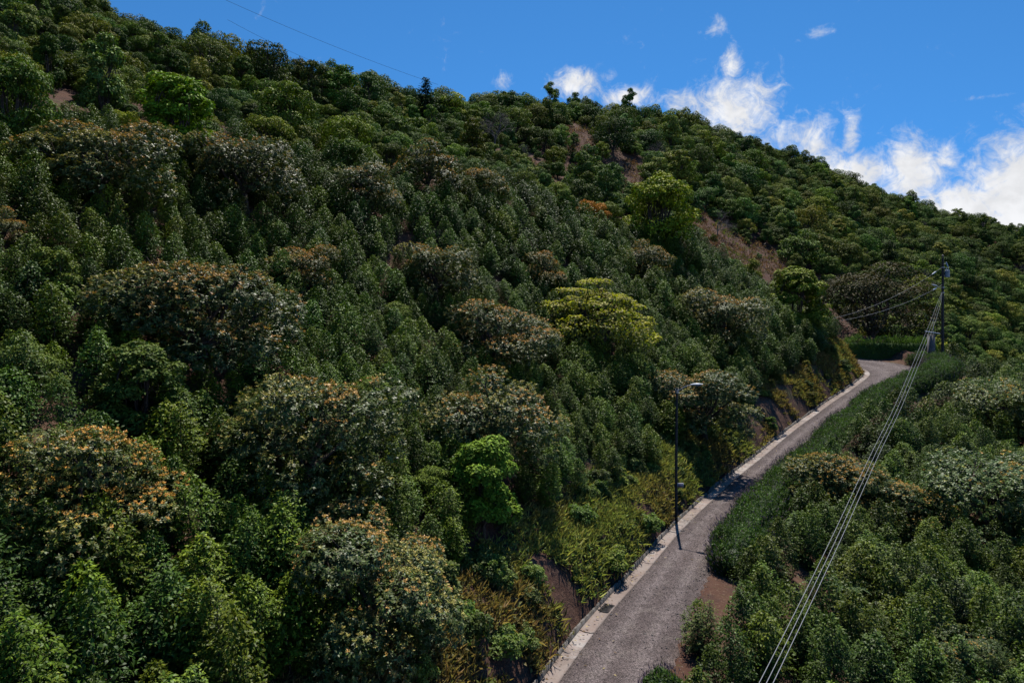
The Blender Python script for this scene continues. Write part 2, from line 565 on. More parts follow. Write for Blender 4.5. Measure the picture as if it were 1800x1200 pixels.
NS = 260
LQ = smooth_line(LE, NS)
tang = unit(np.gradient(LQ[:, :2], axis=0))
nrm = np.stack([tang[:, 1], -tang[:, 0]], 1)               # to the right of travel
srun = np.concatenate([[0], np.cumsum(np.linalg.norm(np.diff(LQ[:, :2], axis=0), axis=1))])
far = np.clip((srun - np.interp(76, LQ[:, 1][:215], srun[:215])) / 16, 0, 1)
wid = np.interp(LQ[:, 1], [0, 27, 31, 37, 46, 57, 78], [3.3, 3.3, 2.9, 2.5, 2.45, 2.7, 2.8]) + 3.9 * far
RQ = np.stack([LQ[:, 0] + nrm[:, 0] * wid, LQ[:, 1] + nrm[:, 1] * wid, LQ[:, 2] + .35 * far], 1)
RQ = smooth_line(RQ, NS)
CQ = (LQ + RQ) / 2

CPA = np.array(CP, float)
keep = []
for i, c in enumerate(CPA):                                # control points that fall on the road give way to it
    dd = np.min(np.hypot(CQ[:, 0] - c[0], CQ[:, 1] - c[1]))
    keep.append(dd > 4.5)
CPA = CPA[np.array(keep)]
SCL = 100.0


def tps_fit(P, lam=2e-3):
    X = P[:, :2] / SCL
    n = len(X)
    r2 = ((X[:, None] - X[None]) ** 2).sum(-1)
    K = .5 * r2 * np.log(r2 + 1e-12)
    A = np.zeros((n + 3, n + 3))
    A[:n, :n] = K + lam * np.eye(n)
    A[:n, n] = 1
    A[:n, n + 1:] = X
    A[n:, :n] = A[:n, n:].T
    b = np.zeros(n + 3)
    b[:n] = P[:, 2]
    return np.linalg.solve(A, b), X


TW, TX = tps_fit(CPA)


def natural(x, y):
    x = np.clip(np.asarray(x, float), -110, 340)
    y = np.clip(np.asarray(y, float), -60, 450)
    sh = x.shape
    q = np.stack([x.ravel(), y.ravel()], 1) / SCL
    out = np.empty(len(q))
    for i in range(0, len(q), 20000):
        c = q[i:i + 20000]
        r2 = ((c[:, None] - TX[None]) ** 2).sum(-1)
        out[i:i + 20000] = (.5 * r2 * np.log(r2 + 1e-12)) @ TW[:len(TX)] + TW[len(TX)] + c @ TW[len(TX) + 1:]
    return out.reshape(sh)


def side_of(x, y, Q):
    """signed distance to polyline Q (positive = to the right of travel) and its height there"""
    x = np.asarray(x, float).ravel()
    y = np.asarray(y, float).ravel()
    t = unit(np.gradient(Q[:, :2], axis=0))
    D = np.empty(len(x))
    Z = np.empty(len(x))
    for i in range(0, len(x), 20000):
        dx = x[i:i + 20000, None] - Q[None, :, 0]
        dy = y[i:i + 20000, None] - Q[None, :, 1]
        k = np.argmin(dx * dx + dy * dy, 1)
        r = np.arange(len(k))
        cr = dx[r, k] * t[k, 1] - dy[r, k] * t[k, 0]
        al = dx[r, k] * t[k, 0] + dy[r, k] * t[k, 1]
        ln = np.hypot(dx[r, k], dy[r, k])
        D[i:i + 20000] = np.where(np.abs(al) > 1.0, np.sign(cr) * ln, cr)
        Z[i:i + 20000] = Q[k, 2]
    return D, Z


def vnoise(x, y, s, seed=0):
    """cheap smooth value noise, -1..1"""
    g = np.random.default_rng(seed).uniform(-1, 1, (64, 64))
    xs, ys = np.asarray(x) / s, np.asarray(y) / s
    i, j = np.floor(xs).astype(int), np.floor(ys).astype(int)
    fx, fy = xs - i, ys - j
    fx, fy = fx * fx * (3 - 2 * fx), fy * fy * (3 - 2 * fy)
    a, b = g[i % 64, j % 64], g[(i + 1) % 64, j % 64]
    c, d = g[i % 64, (j + 1) % 64], g[(i + 1) % 64, (j + 1) % 64]
    return (a * (1 - fx) + b * fx) * (1 - fy) + (c * (1 - fx) + d * fx) * fy


def ground(x, y, under_road=True):
    """ground height relative to the camera"""
    x = np.asarray(x, float)
    y = np.asarray(y, float)
    sh = x.shape
    x, y = x.ravel(), y.ravel()
    z = natural(x, y) + .25 * vnoise(x, y, 3.1, 1) + .10 * vnoise(x, y, .9, 2)
    near = (x > -25) & (x < 90) & (y < 125) & (y > -5)
    if near.any():
        xn, yn, zn = x[near], y[near], z[near]
        dl, zl = side_of(xn, yn, LQ)
        dr, zr = side_of(xn, yn, RQ)
        left = dl < 0
        right = (dr > 0) & ~left
        mid = ~left & ~right
        d = -dl
        slope = 1.55 + .35 * vnoise(xn, yn, 4.0, 5)
        hmax = 2.0 + .5 * vnoise(xn, yn, 7.0, 12) + 1.3 * np.clip((yn - 62) / 20, 0, 1)
        dd_ = np.maximum(d - .85, 0)
        cut = zl + .16 + np.minimum(slope * dd_, hmax + .62 * np.maximum(dd_ - hmax / slope, 0)) + .18 * vnoise(xn, yn, .8, 6) * np.clip(d - .9, 0, 1)
        zcut = np.minimum(zn, cut)
        zcut = np.maximum(zcut, zl + .12)
        zcut = np.where(d < .82, zl - .3, zcut)
        zn = np.where(left, zcut, zn)
        fill = zr - .10 - .62 * np.maximum(dr - 2.3, 0)
        zf = np.maximum(zn, fill)
        zf = np.where(dr < 2.6, np.minimum(zf, zr - .03 + .25 * np.maximum(dr - 1.4, 0)), zf)
        zf = np.where(dr > 2.6, np.minimum(zf, zr + .1 + .62 * (dr - 1.6)), zf)
        zn = np.where(right, zf, zn)
        zn = np.where(mid, np.minimum(zl, zr) - .3, zn)
        ww = np.clip((np.minimum(np.abs(dl), np.abs(dr)) - 9) / 16, 0, 1)
        ww = ww * ww * (3 - 2 * ww)
        z[near] = zn * (1 - ww) + z[near] * ww
    return z.reshape(sh)


def axis(lo, f0, f1, hi, fine, grow=1.16, mx=40):
    a = list(np.arange(f0, f1, fine))
    s, p = fine, f1
    while p < hi:
        a.append(p)
        s = min(s * grow, mx)
        p += s
    s, p = fine, f0
    pre = []
    while p > lo:
        s = min(s * grow, mx)
        p -= s
        pre.append(p)
    return np.array(pre[::-1] + a)


gx = axis(-500, -14, 62, 1300, .36, 1.10)
gy = axis(-300, 12, 100, 1300, .36, 1.10)
GX, GY = np.meshgrid(gx, gy)
GZ = ground(GX, GY)
far_f = np.clip((np.hypot(np.maximum(np.abs(GX - 115) - 225, 0), np.maximum(np.abs(GY - 195) - 255, 0))) / 500, 0, 1)
GZ = GZ * (1 - far_f) + (-60) * far_f
TV = np.stack([GX.ravel(), GY.ravel(), GZ.ravel() + CAMZ], 1)
ny, nx = GX.shape
ii = (np.arange(ny - 1)[:, None] * nx + np.arange(nx - 1)[None]).ravel()
TF = np.stack([ii, ii + 1, ii + nx + 1, ii + nx], 1)
obj('ground', mesh_np('ground', TV, [TF], smooth=True), M_SOIL, kind='structure')

# --- road surface, gutter, lip wall
NC = 11
uu = np.linspace(0, 1, NC)
RV = LQ[:, None] * (1 - uu)[None, :, None] + RQ[:, None] * uu[None, :, None]
crown = .05 * (1 - (2 * uu - 1) ** 2)
RV[:, :, 2] += crown[None] + CAMZ + .03 * vnoise(RV[:, :, 0], RV[:, :, 1], 1.3, 8)
RV[:, 0, 2] = LQ[:, 2] + CAMZ
jit = .18 * vnoise(RV[:, -1, 0], RV[:, -1, 1], 1.1, 9)
RV[:, -1, 0] += nrm[:, 0] * (.35 + jit)
RV[:, -1, 1] += nrm[:, 1] * (.35 + jit)
RV[:, -1, 2] -= .10
ii = (np.arange(NS - 1)[:, None] * NC + np.arange(NC - 1)[None]).ravel()
me = mesh_np('road', RV.reshape(-1, 3), [np.stack([ii, ii + 1, ii + NC + 1, ii + NC], 1)], smooth=True)
at = me.attributes.new('across', 'FLOAT', 'POINT')
at.data.foreach_set('value', np.tile(uu, NS).astype(np.float32))
obj('road', me, M_GRAVEL, kind='structure')


def along(s):
    """left-edge point, tangent and right normal at run length s"""
    s = np.asarray(s, float)
    p = np.stack([np.interp(s, srun, LQ[:, i]) for i in range(3)], -1)
    n_ = np.stack([np.interp(s, srun, nrm[:, i]) for i in range(2)], -1)
    return p, unit(n_)


gut = obj('gutter', None, kind='structure')
SLAB, GAP = 2.4, .04
s0 = float(np.interp(11, LQ[:, 1][:200], srun[:200]))
s_end = float(srun[-1]) - 3
k = 0
grate_s = None
while s0 < s_end:
    L = SLAB * random.uniform(.85, 1.2)
    ss = np.linspace(s0, min(s0 + L - GAP, s_end), 7)
    p, n_ = along(ss)
    dz = random.uniform(-.012, .012)
    prof = [(-.004, .012), (-.14, -.03), (-.42, -.045), (-.60, .0), (-.60, -.2), (-.004, -.2)]
    V = []
    for a, (q, m_) in enumerate(zip(p, n_)):
        for (o, z) in prof:
            V.append((q[0] + m_[0] * o, q[1] + m_[1] * o, q[2] + z + dz + CAMZ))
    F = []
    m6 = len(prof)
    for a in range(len(ss) - 1):
        for b in range(m6):
            F.append((a * m6 + b, a * m6 + (b + 1) % m6, (a + 1) * m6 + (b + 1) % m6, (a + 1) * m6 + b))
    g = Geo()
    g.add(V, F)
    cp_ = [[5, 0, 1], [5, 1, 2], [5, 2, 4], [2, 3, 4]]
    g.add(V[:m6], cp_)
    g.add(V[-m6:], cp_)
    obj('gutter_slab', g.mesh('gutter_slab'), M_CONC, gut)
    s0 += L
# the lip behind the gutter: a low rough concrete upstand poured in lengths
lip = obj('retaining_lip', None, label='low stained concrete upstand between the gutter and the earth bank', category='low wall')
s0 = float(np.interp(11, LQ[:, 1][:200], srun[:200]))
while s0 < s_end:
    L = random.uniform(2.6, 4.4)
    ss = np.arange(s0, min(s0 + L - .03, s_end), .28)
    if len(ss) < 3:
        break
    p, n_ = along(ss)
    V = []
    for a, (q, m_) in enumerate(zip(p, n_)):
        h = .15 + .04 * math.sin(ss[a] * 1.7) + random.uniform(-.02, .02)
        lean = random.uniform(-.012, .012)
        for (o, z) in ((-.605, -.2), (-.635 + lean, h), (-.72 + lean, h + random.uniform(-.01, .02)), (-.78, -.2)):
            V.append((q[0] + m_[0] * o, q[1] + m_[1] * o, q[2] + z + CAMZ))
    F = []
    for a in range(len(ss) - 1):
        for b in range(3):
            F.append((a * 4 + b, a * 4 + b + 1, a * 4 + b + 5, a * 4 + b + 4))
    F += [(3, 2, 1, 0), tuple(len(V) - 4 + i for i in range(4))]
    g = Geo()
    g.add(V, F)
    obj('upstand_length', g.mesh('upstand_length'), M_WALL, lip)
    s0 += L


def s_at_y(y):
    return float(np.interp(y, LQ[:215, 1], srun[:215]))


# drain grate in the gutter
p, n_ = along(s_at_y(29.6))
tx, ty = -n_[1], n_[0]
ang = math.atan2(ty, tx)
gr = obj('drain_grate', None, loc=(p[0] - n_[0] * .30, p[1] - n_[1] * .30, p[2] + CAMZ - .02), label='small iron drain grate set into the pale concrete gutter', category='drain')
gr.rotation_euler = (0, 0, ang)
g = Geo()
for sx in (-1, 1):
    g.box((sx * .38, 0, 0), (.05, .46, .05))
for sy in (-1, 1):
    g.box((0, sy * .21, 0), (.71, .04, .05))
obj('frame', g.mesh('grate_frame'), M_IRON, gr)
gb = Geo()
gb.box((0, 0, 0), (.05, .37, .035))
bm_ = gb.mesh('grate_bar')
for i in range(6):
    obj('bar', bm_, M_IRON, gr, loc=(-.28 + i * .112, 0, .0))

# ------------------------------------------------------------------ plants: builders
def col_var(base, n, rng, amt=.25):
    c = np.array(base)[None] * (1 + rng.uniform(-amt, amt, (n, 1)))
    c = c * (1 + rng.uniform(-.10, .10, (n, 3)))
    return np.clip(c, 0, 1)


def branch_curve(a, b, rng, bend=.12, n=6):
    a, b = np.array(a, float), np.array(b, float)
    t = np.linspace(0, 1, n)[:, None]
    L = np.linalg.norm(b - a)
    off = rng.normal(0, bend * L, 3)
    return a + (b - a) * t + np.sin(t * np.pi) * off * (1, 1, .4)


def lobes_dome(R_, H_, nl, rng, flat=.75, rl=(.36, .52), lift=.0, skirt=0, wob=.09):
    """lobe centres and radii filling a dome of radius R_, height H_ (crown only, base at 0)"""
    L = []
    for i in range(nl):
        a = 2 * np.pi * (i * .618 + rng.uniform(-.08, .08))
        rr = R_ * .62 * math.sqrt((i + .4) / nl) * rng.uniform(.85, 1.15)
        zz = H_ * (.62 - .42 * (rr / R_) ** 2) * rng.uniform(.8, 1.15) + lift
        r = R_ * rng.uniform(*rl) * (1.1 - .35 * rr / R_)
        L.append((rr * math.cos(a) + rng.normal(0, wob * R_), rr * math.sin(a) + rng.normal(0, wob * R_), zz * rng.uniform(1.0 - 2.2 * wob, 1.0 + 1.8 * wob), r * rng.uniform(.8, 1.15), r * flat * rng.uniform(.8, 1.2)))
    for i in range(skirt):
        a = 2 * np.pi * (i + rng.uniform(-.3, .3)) / skirt
        rr = R_ * rng.uniform(.58, .74)
        r = R_ * rng.uniform(.26, .36)
        L.append((rr * math.cos(a), rr * math.sin(a), H_ * rng.uniform(.05, .24), r, r * rng.uniform(.9, 1.2)))
    return np.array(L)


def lobe_points(L, n, rng, zmin=-.45, inner=0.0):
    w = L[:, 3] ** 2
    pick = rng.choice(len(L), n, p=w / w.sum())
    d = sphere_dirs(n, rng, zmin)
    c = L[pick, :3]
    rad = np.stack([L[pick, 3], L[pick, 3], L[pick, 4]], 1)
    f = rng.uniform(.86, 1.06, n) if inner == 0 else rng.uniform(.45, .86, n)
    P = c + d * rad * f[:, None]
    nrm_ = unit(d / rad)
    ok = np.ones(n, bool)
    if inner == 0:
        for k in range(len(L)):
            q = (P - L[k, :3]) / np.array([L[k, 3], L[k, 3], L[k, 4]])
            ok &= ((q ** 2).sum(1) > .66) | (pick == k)
    return P[ok], nrm_[ok]


def trunk_to(L, base_z, rng, r0, name, nmain=5, top=None):
    g = Geo()
    fork = np.array([0, 0, base_z * .8 + .1])
    g.tube(branch_curve((0, 0, -.6), fork, rng, .04), np.linspace(r0 * 1.25, r0 * .8, 6), 8)
    for i, l in enumerate(L[:max(nmain, 3) * 2]):
        tip = np.array([l[0], l[1], l[2] + l[4] * .3])
        g.tube(branch_curve(fork + rng.normal(0, .03, 3), tip, rng, .10), np.linspace(r0 * .6, r0 * .12, 6), 5)
        for _ in range(2):
            d = sphere_dirs(1, rng, -.1)[0]
            s = fork * .35 + tip * .65
            g.tube(branch_curve(s, tip + d * l[3] * .8, rng, .1, 5), np.linspace(r0 * .25, r0 * .05, 5), 4, cap=False)
    return g.mesh(name + '_trunk')


def make_avocado(seed, W=6.4, H=5.4, n_shoot=2500, leaf=.142, flush=1.0, nl=13):
    rng = np.random.default_rng(seed)
    R_ = W / 2
    cz = H * .10
    L = lobes_dome(R_ * 1.02, H * .90, nl, rng, .66, skirt=6, wob=.17)
    L[:, 2] += cz
    g = Geo()
    for inner, n in ((0, n_shoot), (1, int(n_shoot * .35))):
        P, N = lobe_points(L, int(n * 1.5), rng, -.5, inner)
        n = len(P)
        # sagging skirts and gaps: drop random clumps
        keep = vnoise(P[:, 0] + seed * 3.3, P[:, 1] + P[:, 2] * 1.7, .62, seed) > -.52
        P, N = P[keep], N[keep]
        n = len(P)
        A = unit(N * .75 + np.array([0, 0, .62]) + rng.normal(0, .22, (n, 3)))
        hz = np.clip((P[:, 2] - cz) / (H * .8), 0, 1)
        fl = rng.uniform(0, 1, n) < (np.clip(N[:, 2] * 1.15 + .10, .05, 1) * (.45 + 1.2 * hz)) * flush * (inner == 0)
        fl &= vnoise(P[:, 0] + 3, P[:, 1] + P[:, 2] * .8 - 9, 1.0, seed + 9) > -.45
        warm = np.clip(.5 + .5 * vnoise(P[:, 0], P[:, 1] + 7, 1.4, seed + 3), 0, 1)
        ref = unit(np.cross(A, rng.normal(0, 1, (n, 3))))
        ref2 = np.cross(A, ref)
        k_old, k_new = 9, 8
        for j in range(k_old + k_new):
            young = j >= k_old
            sel = fl if young else np.ones(n, bool)
            m = int(sel.sum())
            if m == 0:
                continue
            ph = 2.399 * j + rng.uniform(-.4, .4, m)
            th = np.radians(rng.uniform(22, 62, m) if young else rng.uniform(58, 112, m))
            a, r1, r2 = A[sel], ref[sel], ref2[sel]
            rad = np.cos(ph)[:, None] * r1 + np.sin(ph)[:, None] * r2
            D = np.cos(th)[:, None] * a + np.sin(th)[:, None] * rad
            Nn = unit(np.sin(th)[:, None] * a - np.cos(th)[:, None] * rad + rng.normal(0, .18, (m, 3)) + np.array([0, 0, .15]))
            base = P[sel] + a * ((.05 + .05 * (j - k_old) / k_new) if young else rng.uniform(-.10, .04, m)[:, None])
            if young:
                c = np.where((warm[sel] > .45)[:, None], col_var((.41, .220, .056), m, rng, .3), col_var((.29, .240, .060), m, rng, .3))
                lf = leaf * rng.uniform(.6, .95, m)
                g.leaves(base, D, Nn, lf, lf * .40, c, .15, .12)
            else:
                c = np.where(rng.uniform(0, 1, (m, 1)) < .3, col_var((.105, .110, .038), m, rng, .3), col_var((.050, .070, .015), m, rng, .4))
                lf = leaf * rng.uniform(.75, 1.15, m)
                g.leaves(base, D, Nn, lf, lf * .44, c, .12, .22)
    crown = g.mesh('avocado_crown')
    return crown, trunk_to(L, cz + H * .18, rng, W * .028, 'avocado')


def make_coffee(seed, H=2.5, W=1.75, leaf=.108, tip=1.0, stems=2, col=(.052, .090, .012)):
    rng = np.random.default_rng(seed)
    g = Geo()
    t = Geo()
    for s in range(stems):
        a0 = 2 * np.pi * s / stems + rng.uniform(-.5, .5)
        b = np.array([math.cos(a0), math.sin(a0), 0]) * (.12 if stems > 1 else 0)
        hh = H * (rng.uniform(.86, 1.0) if s == 0 else rng.uniform(.62, .9))
        tp = np.array([b[0] * 3 + rng.uniform(-.12, .12), b[1] * 3 + rng.uniform(-.12, .12), hh])
        ax = branch_curve(b + (0, 0, -.35), tp, rng, .03, 9)
        t.tube(ax, np.linspace(.035, .008, 9), 5)
        nlev = int(hh / .085)
        for i in range(nlev):
            f = (i + .7) / nlev
            if f < .05:
                continue
            c = np.array([np.interp(f, np.linspace(0, 1, 9), ax[:, k]) for k in range(3)])
            prof = (W * .5) * (math.sin(min(f * 1.35 + .22, 1.0 if f < .55 else 9) * np.pi * .5) if f < .5 else (1 - ((f - .42) / .60) ** 1.7))
            prof = max(prof, .10)
            for q in range(5):
                aa = i * 1.9 + q * 1.257 + rng.uniform(-.5, .5)
                ln = prof * rng.uniform(.80, 1.04)
                up = rng.uniform(.05, .35) + .5 * max(f - .7, 0) * 2
                d = unit(np.array([math.cos(aa), math.sin(aa), up]))
                nn = max(int(ln / .055), 2)
                r = np.linspace(.16, 1, nn)
                br = c + d * (ln * r)[:, None]
                br[:, 2] -= .16 * ln * r ** 2
                if q == 0:
                    t.tube(np.vstack([c, br[-1]]), [.008, .004], 3, cap=False)
                side = unit(np.cross(d, [0, 0, 1]))
                for sg in (-1, 1):
                    D = unit(d * rng.uniform(.35, .9, (nn, 1)) + side * sg * rng.uniform(.6, 1.0, (nn, 1)) + np.array([0, 0, 1]) * rng.uniform(-.75, .35, (nn, 1)))
                    N = unit(np.array([0, 0, 1.0]) + rng.normal(0, .30, (nn, 3)) + d * .15)
                    lf = leaf * rng.uniform(.62, 1.12, nn)
                    yng = (np.clip(r - .62, 0, .38) / .38) * tip * np.clip((f - .25) * 1.6, .0, 1)
                    yng = np.clip(yng * rng.uniform(.3, 1.1, nn), 0, 1)[:, None]
                    cc = col_var(col, nn, rng, .3) * (1 - yng) + np.array([(.140, .190, .018)]) * yng
                    g.leaves(br, D, N, lf, lf * .43, cc, .12, .18)
    n = 1100
    f = rng.beta(1.5, 1.25, n)
    az_ = rng.uniform(0, 2 * np.pi, n)
    pr = np.where(f < .5, np.sin(np.minimum(f * 1.35 + .22, 1) * np.pi * .5), 1 - (np.clip(f - .42, 0, .6) / .60) ** 1.7)
    lump = 1 + .36 * vnoise(az_ * 1.1 + seed, f * 3.6, .5, seed)
    rr = np.maximum(W * .5 * pr, .08) * lump * rng.uniform(.72, 1.03, n)
    P = np.stack([rr * np.cos(az_), rr * np.sin(az_), f * H * .97], 1)
    O = np.stack([np.cos(az_), np.sin(az_), np.full(n, .25)], 1)
    D = unit(O * .6 + rng.normal(0, .6, (n, 3)) - np.array([0, 0, .35]))
    N = unit(O * .55 + np.array([0, 0, .75]) + rng.normal(0, .3, (n, 3)))
    lf = leaf * rng.uniform(.8, 1.35, n)
    y_ = (np.clip(f - .45, 0, .5) * rng.uniform(0, 1.6, n) * tip)[:, None]
    g.leaves(P, D, N, lf, lf * .46, col_var(col, n, rng, .3) * (1 - y_) + np.array([(.140, .190, .018)]) * y_, .12, .2)
    return g.mesh('coffee_leaves'), t.mesh('coffee_stem')


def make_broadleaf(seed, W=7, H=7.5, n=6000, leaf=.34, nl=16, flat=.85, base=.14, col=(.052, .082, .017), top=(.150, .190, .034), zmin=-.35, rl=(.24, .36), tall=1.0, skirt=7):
    rng = np.random.default_rng(seed)
    R_ = W / 2
    L = lobes_dome(R_ * 1.0, H * (1 - base) * 1.05, nl, rng, flat, rl, skirt=skirt)
    L[:, 2] = H * base + L[:, 2] * tall
    # sub-lobes give the cauliflower edge of forest trees
    sub = []
    for l in L:
        for _ in range(4):
            d = sphere_dirs(1, rng, -.05)[0]
            r = l[3] * rng.uniform(.42, .66)
            sub.append((l[0] + d[0] * l[3] * .8, l[1] + d[1] * l[3] * .8, l[2] + d[2] * l[4] * .85, r, r * flat))
    LL = np.vstack([L, np.array(sub)])
    g = Geo()
    for inner, m in ((0, n), (1, int(n * .22))):
        P, N = lobe_points(LL if inner == 0 else L, int(m * 1.5), rng, zmin, inner)
        keep = vnoise(P[:, 0] * 1.0 + seed, P[:, 1] + P[:, 2] * 1.31, R_ * .2, seed) > -.6
        P, N = P[keep][:m], N[keep][:m]
        k = len(P)
        D = unit(rng.normal(0, 1, (k, 3)) + N * .5 - np.array([0, 0, .25]))
        Nn = unit(N * .9 + np.array([0, 0, .45]) + rng.normal(0, .27, (k, 3)))
        D = unit(D - Nn * (D * Nn).sum(1, keepdims=True) * .8)
        f = np.clip(N[:, 2] * .6 + rng.normal(.15, .25, k), 0, 1)[:, None]  # up-facing leaves take the top colour, painting lit crown tops besides each species' tint
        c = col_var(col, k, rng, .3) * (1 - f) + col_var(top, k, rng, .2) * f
        lf = leaf * rng.uniform(.6, 1.25, k)
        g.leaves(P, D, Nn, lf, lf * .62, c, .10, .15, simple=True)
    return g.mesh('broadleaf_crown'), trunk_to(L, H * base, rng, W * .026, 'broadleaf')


def make_conifer(seed, H=11, W=4.4, leaf=.42, col=(.022, .042, .018)):
    rng = np.random.default_rng(seed)
    g, t = Geo(), Geo()
    t.tube([(0, 0, -.5), (.05, 0, H * .5), (0, 0, H * .97)], [.2, .12, .03], 6)
    z = H * .14
    while z < H * .97:
        f = z / H
        r = W * .5 * (1 - f) ** .75 * rng.uniform(.75, 1.15) + .12
        nb = 7
        for b in range(nb):
            a = rng.uniform(0, 2 * np.pi)
            d = np.array([math.cos(a), math.sin(a), .12])
            nn = max(int(r / .13), 3)
            q = np.linspace(.15, 1, nn)
            P = np.array([0, 0, z]) + d * (q * r)[:, None] + rng.normal(0, .09, (nn, 3))
            D = unit(np.array(d) + rng.normal(0, .55, (nn, 3)) - (0, 0, .2))
            lf = leaf * rng.uniform(.6, 1.1, nn)
            g.leaves(P, D, unit(np.array([0, 0, 1]) + rng.normal(0, .35, (nn, 3))), lf, lf * .55, col_var(col, nn, rng, .3), .1, .2, simple=True)
        z += .24
    return g.mesh('conifer_crown'), t.mesh('conifer_trunk')


def make_bare(seed, H=9, W=6):
    rng = np.random.default_rng(seed)
    g = Geo()

    def grow(p, d, L, r, lev):
        q = p + d * L
        g.tube(branch_curve(p, q, rng, .07, 4), np.linspace(r, r * .6, 4), 4 if lev < 3 else 3, cap=False)
        if lev == 6:
            return
        for _ in range(3 if lev < 5 else 4):
            nd = unit(d + rng.normal(0, .48, 3) + np.array([0, 0, .10]))
            grow(p + (q - p) * rng.uniform(.6, 1), nd, L * rng.uniform(.62, .82), r * .58, lev + 1)
    grow(np.array([0, 0, -.4]), np.array([0, 0, 1.0]), H * .27, .16, 0)
    return g.mesh('bare_branches')


def make_fern(seed, n=13, L=1.1):
    rng = np.random.default_rng(seed)
    g = Geo()
    for i in range(n):
        a = 2 * np.pi * i / n + rng.uniform(-.2, .2)
        d = np.array([math.cos(a), math.sin(a), 0])
        t = np.linspace(.1, 1, 18)
        l = L * rng.uniform(.7, 1.1)
        P = d * (l * t)[:, None] + np.array([0, 0, 1]) * (l * (.9 * t - .75 * t ** 2))[:, None]
        s = np.cross(d, [0, 0, 1])
        for sg in (-1, 1):
            w = .30 * l * np.sin(np.clip(t * 2.6, 0, np.pi) * .5 + .1) * (1.05 - t)
            g.leaves(P, unit(s * sg + d * .4 + np.zeros((18, 1))), np.tile([0, 0, 1.0], (18, 1)), w + .03, .07, col_var((.10, .17, .05), 18, rng), .05, .2, simple=True)
    return g.mesh('fern_fronds')


AVO = [make_avocado(s, nl=n_, flush=f_) for s, n_, f_ in ((1, 11, 1), (2, 15, 1), (3, 10, 1), (4, 13, 1), (5, 9, 1), (6, 13, .14))]
COF = [make_coffee(100 + s, H=2.3 + .12 * (s % 4), W=1.42 + .12 * (s % 3), stems=1 + (s % 3)) for s in range(8)]
G1, G2 = (.046, .084, .022), (.080, .128, .028)
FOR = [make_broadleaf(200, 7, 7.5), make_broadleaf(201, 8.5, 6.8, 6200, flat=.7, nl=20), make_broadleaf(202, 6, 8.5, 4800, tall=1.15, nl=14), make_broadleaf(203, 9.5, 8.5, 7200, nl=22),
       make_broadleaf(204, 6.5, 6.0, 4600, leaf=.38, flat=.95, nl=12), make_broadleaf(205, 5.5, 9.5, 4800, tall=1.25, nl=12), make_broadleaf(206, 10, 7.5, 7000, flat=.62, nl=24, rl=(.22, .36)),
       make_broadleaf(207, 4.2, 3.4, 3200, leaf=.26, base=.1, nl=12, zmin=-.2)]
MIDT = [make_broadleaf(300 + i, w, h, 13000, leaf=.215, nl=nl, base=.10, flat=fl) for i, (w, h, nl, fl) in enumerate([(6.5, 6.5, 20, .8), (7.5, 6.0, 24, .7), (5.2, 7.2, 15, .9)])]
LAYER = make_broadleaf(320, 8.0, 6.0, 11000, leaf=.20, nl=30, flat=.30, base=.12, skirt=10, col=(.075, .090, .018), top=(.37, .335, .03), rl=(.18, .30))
CON = [make_conifer(s, h, w) for s, h, w in ((1, 11, 4.2), (2, 9, 4.6))]
BARE = [make_bare(1), make_bare(2)]
FERN = [make_fern(1), make_fern(2)]

# ------------------------------------------------------------------ placing: solve the depth at which a crown stands on the ground
def solve(u, v, wpx, hc_ratio, dmin=12.0, dmax=420.0):
    """depth at which something whose centre is hc_ratio * its width above its foot stands on the ground under the line of sight"""
    d = np.arange(dmin, dmax, .5)
    X = (u - 900) / FPX * d
    zr = (HOR - v) / FPX * d
    f = zr - (ground(X, d) + hc_ratio * wpx * d / FPX)
    k = np.where((f[:-1] > 0) & (f[1:] <= 0))[0]
    if len(k) == 0:
        return None
    k = k[0]
    return d[k] + .5 * f[k] / (f[k] - f[k + 1])


def shot(P, topfrac=.5):
    """pixel of a world point given relative to the camera"""
    return 900 + P[0] / P[1] * FPX, HOR - P[2] / P[1] * FPX


PLANTS = []          # dicts: kind, meshes, pos (rel), rot, scale, color, W, H, label, cat, group, name


def put(kind, meshes, mat, pos, scale, W, H, color=(1, 1, 1), rz=None, label=None, name=None, cat='tree', group=None, sz=1.0, crown_name='crown', trunk_name='trunk', bare=False):
    PLANTS.append(dict(kind=kind, meshes=meshes, mat=mat, pos=pos, scale=scale, W=W * scale, H=H * scale * sz, color=color, rz=random.uniform(0, 6.28) if rz is None else rz, label=label, name=name or kind, cat=cat, group=group, sz=sz,
                       cn=crown_name, tn=trunk_name, bare=bare))
    return PLANTS[-1]


def dims(me):
    co = np.empty(len(me.vertices) * 3, np.float32)
    me.vertices.foreach_get('co', co)
    co = co.reshape(-1, 3)
    lo, hi = np.percentile(co, 1, axis=0), np.percentile(co, 99, axis=0)
    return float((hi[0] - lo[0] + hi[1] - lo[1]) / 2), float(hi[2])


DIM = {}


def dim(me):
    if me.name not in DIM:
        DIM[me.name] = dims(me)
    return DIM[me.name]


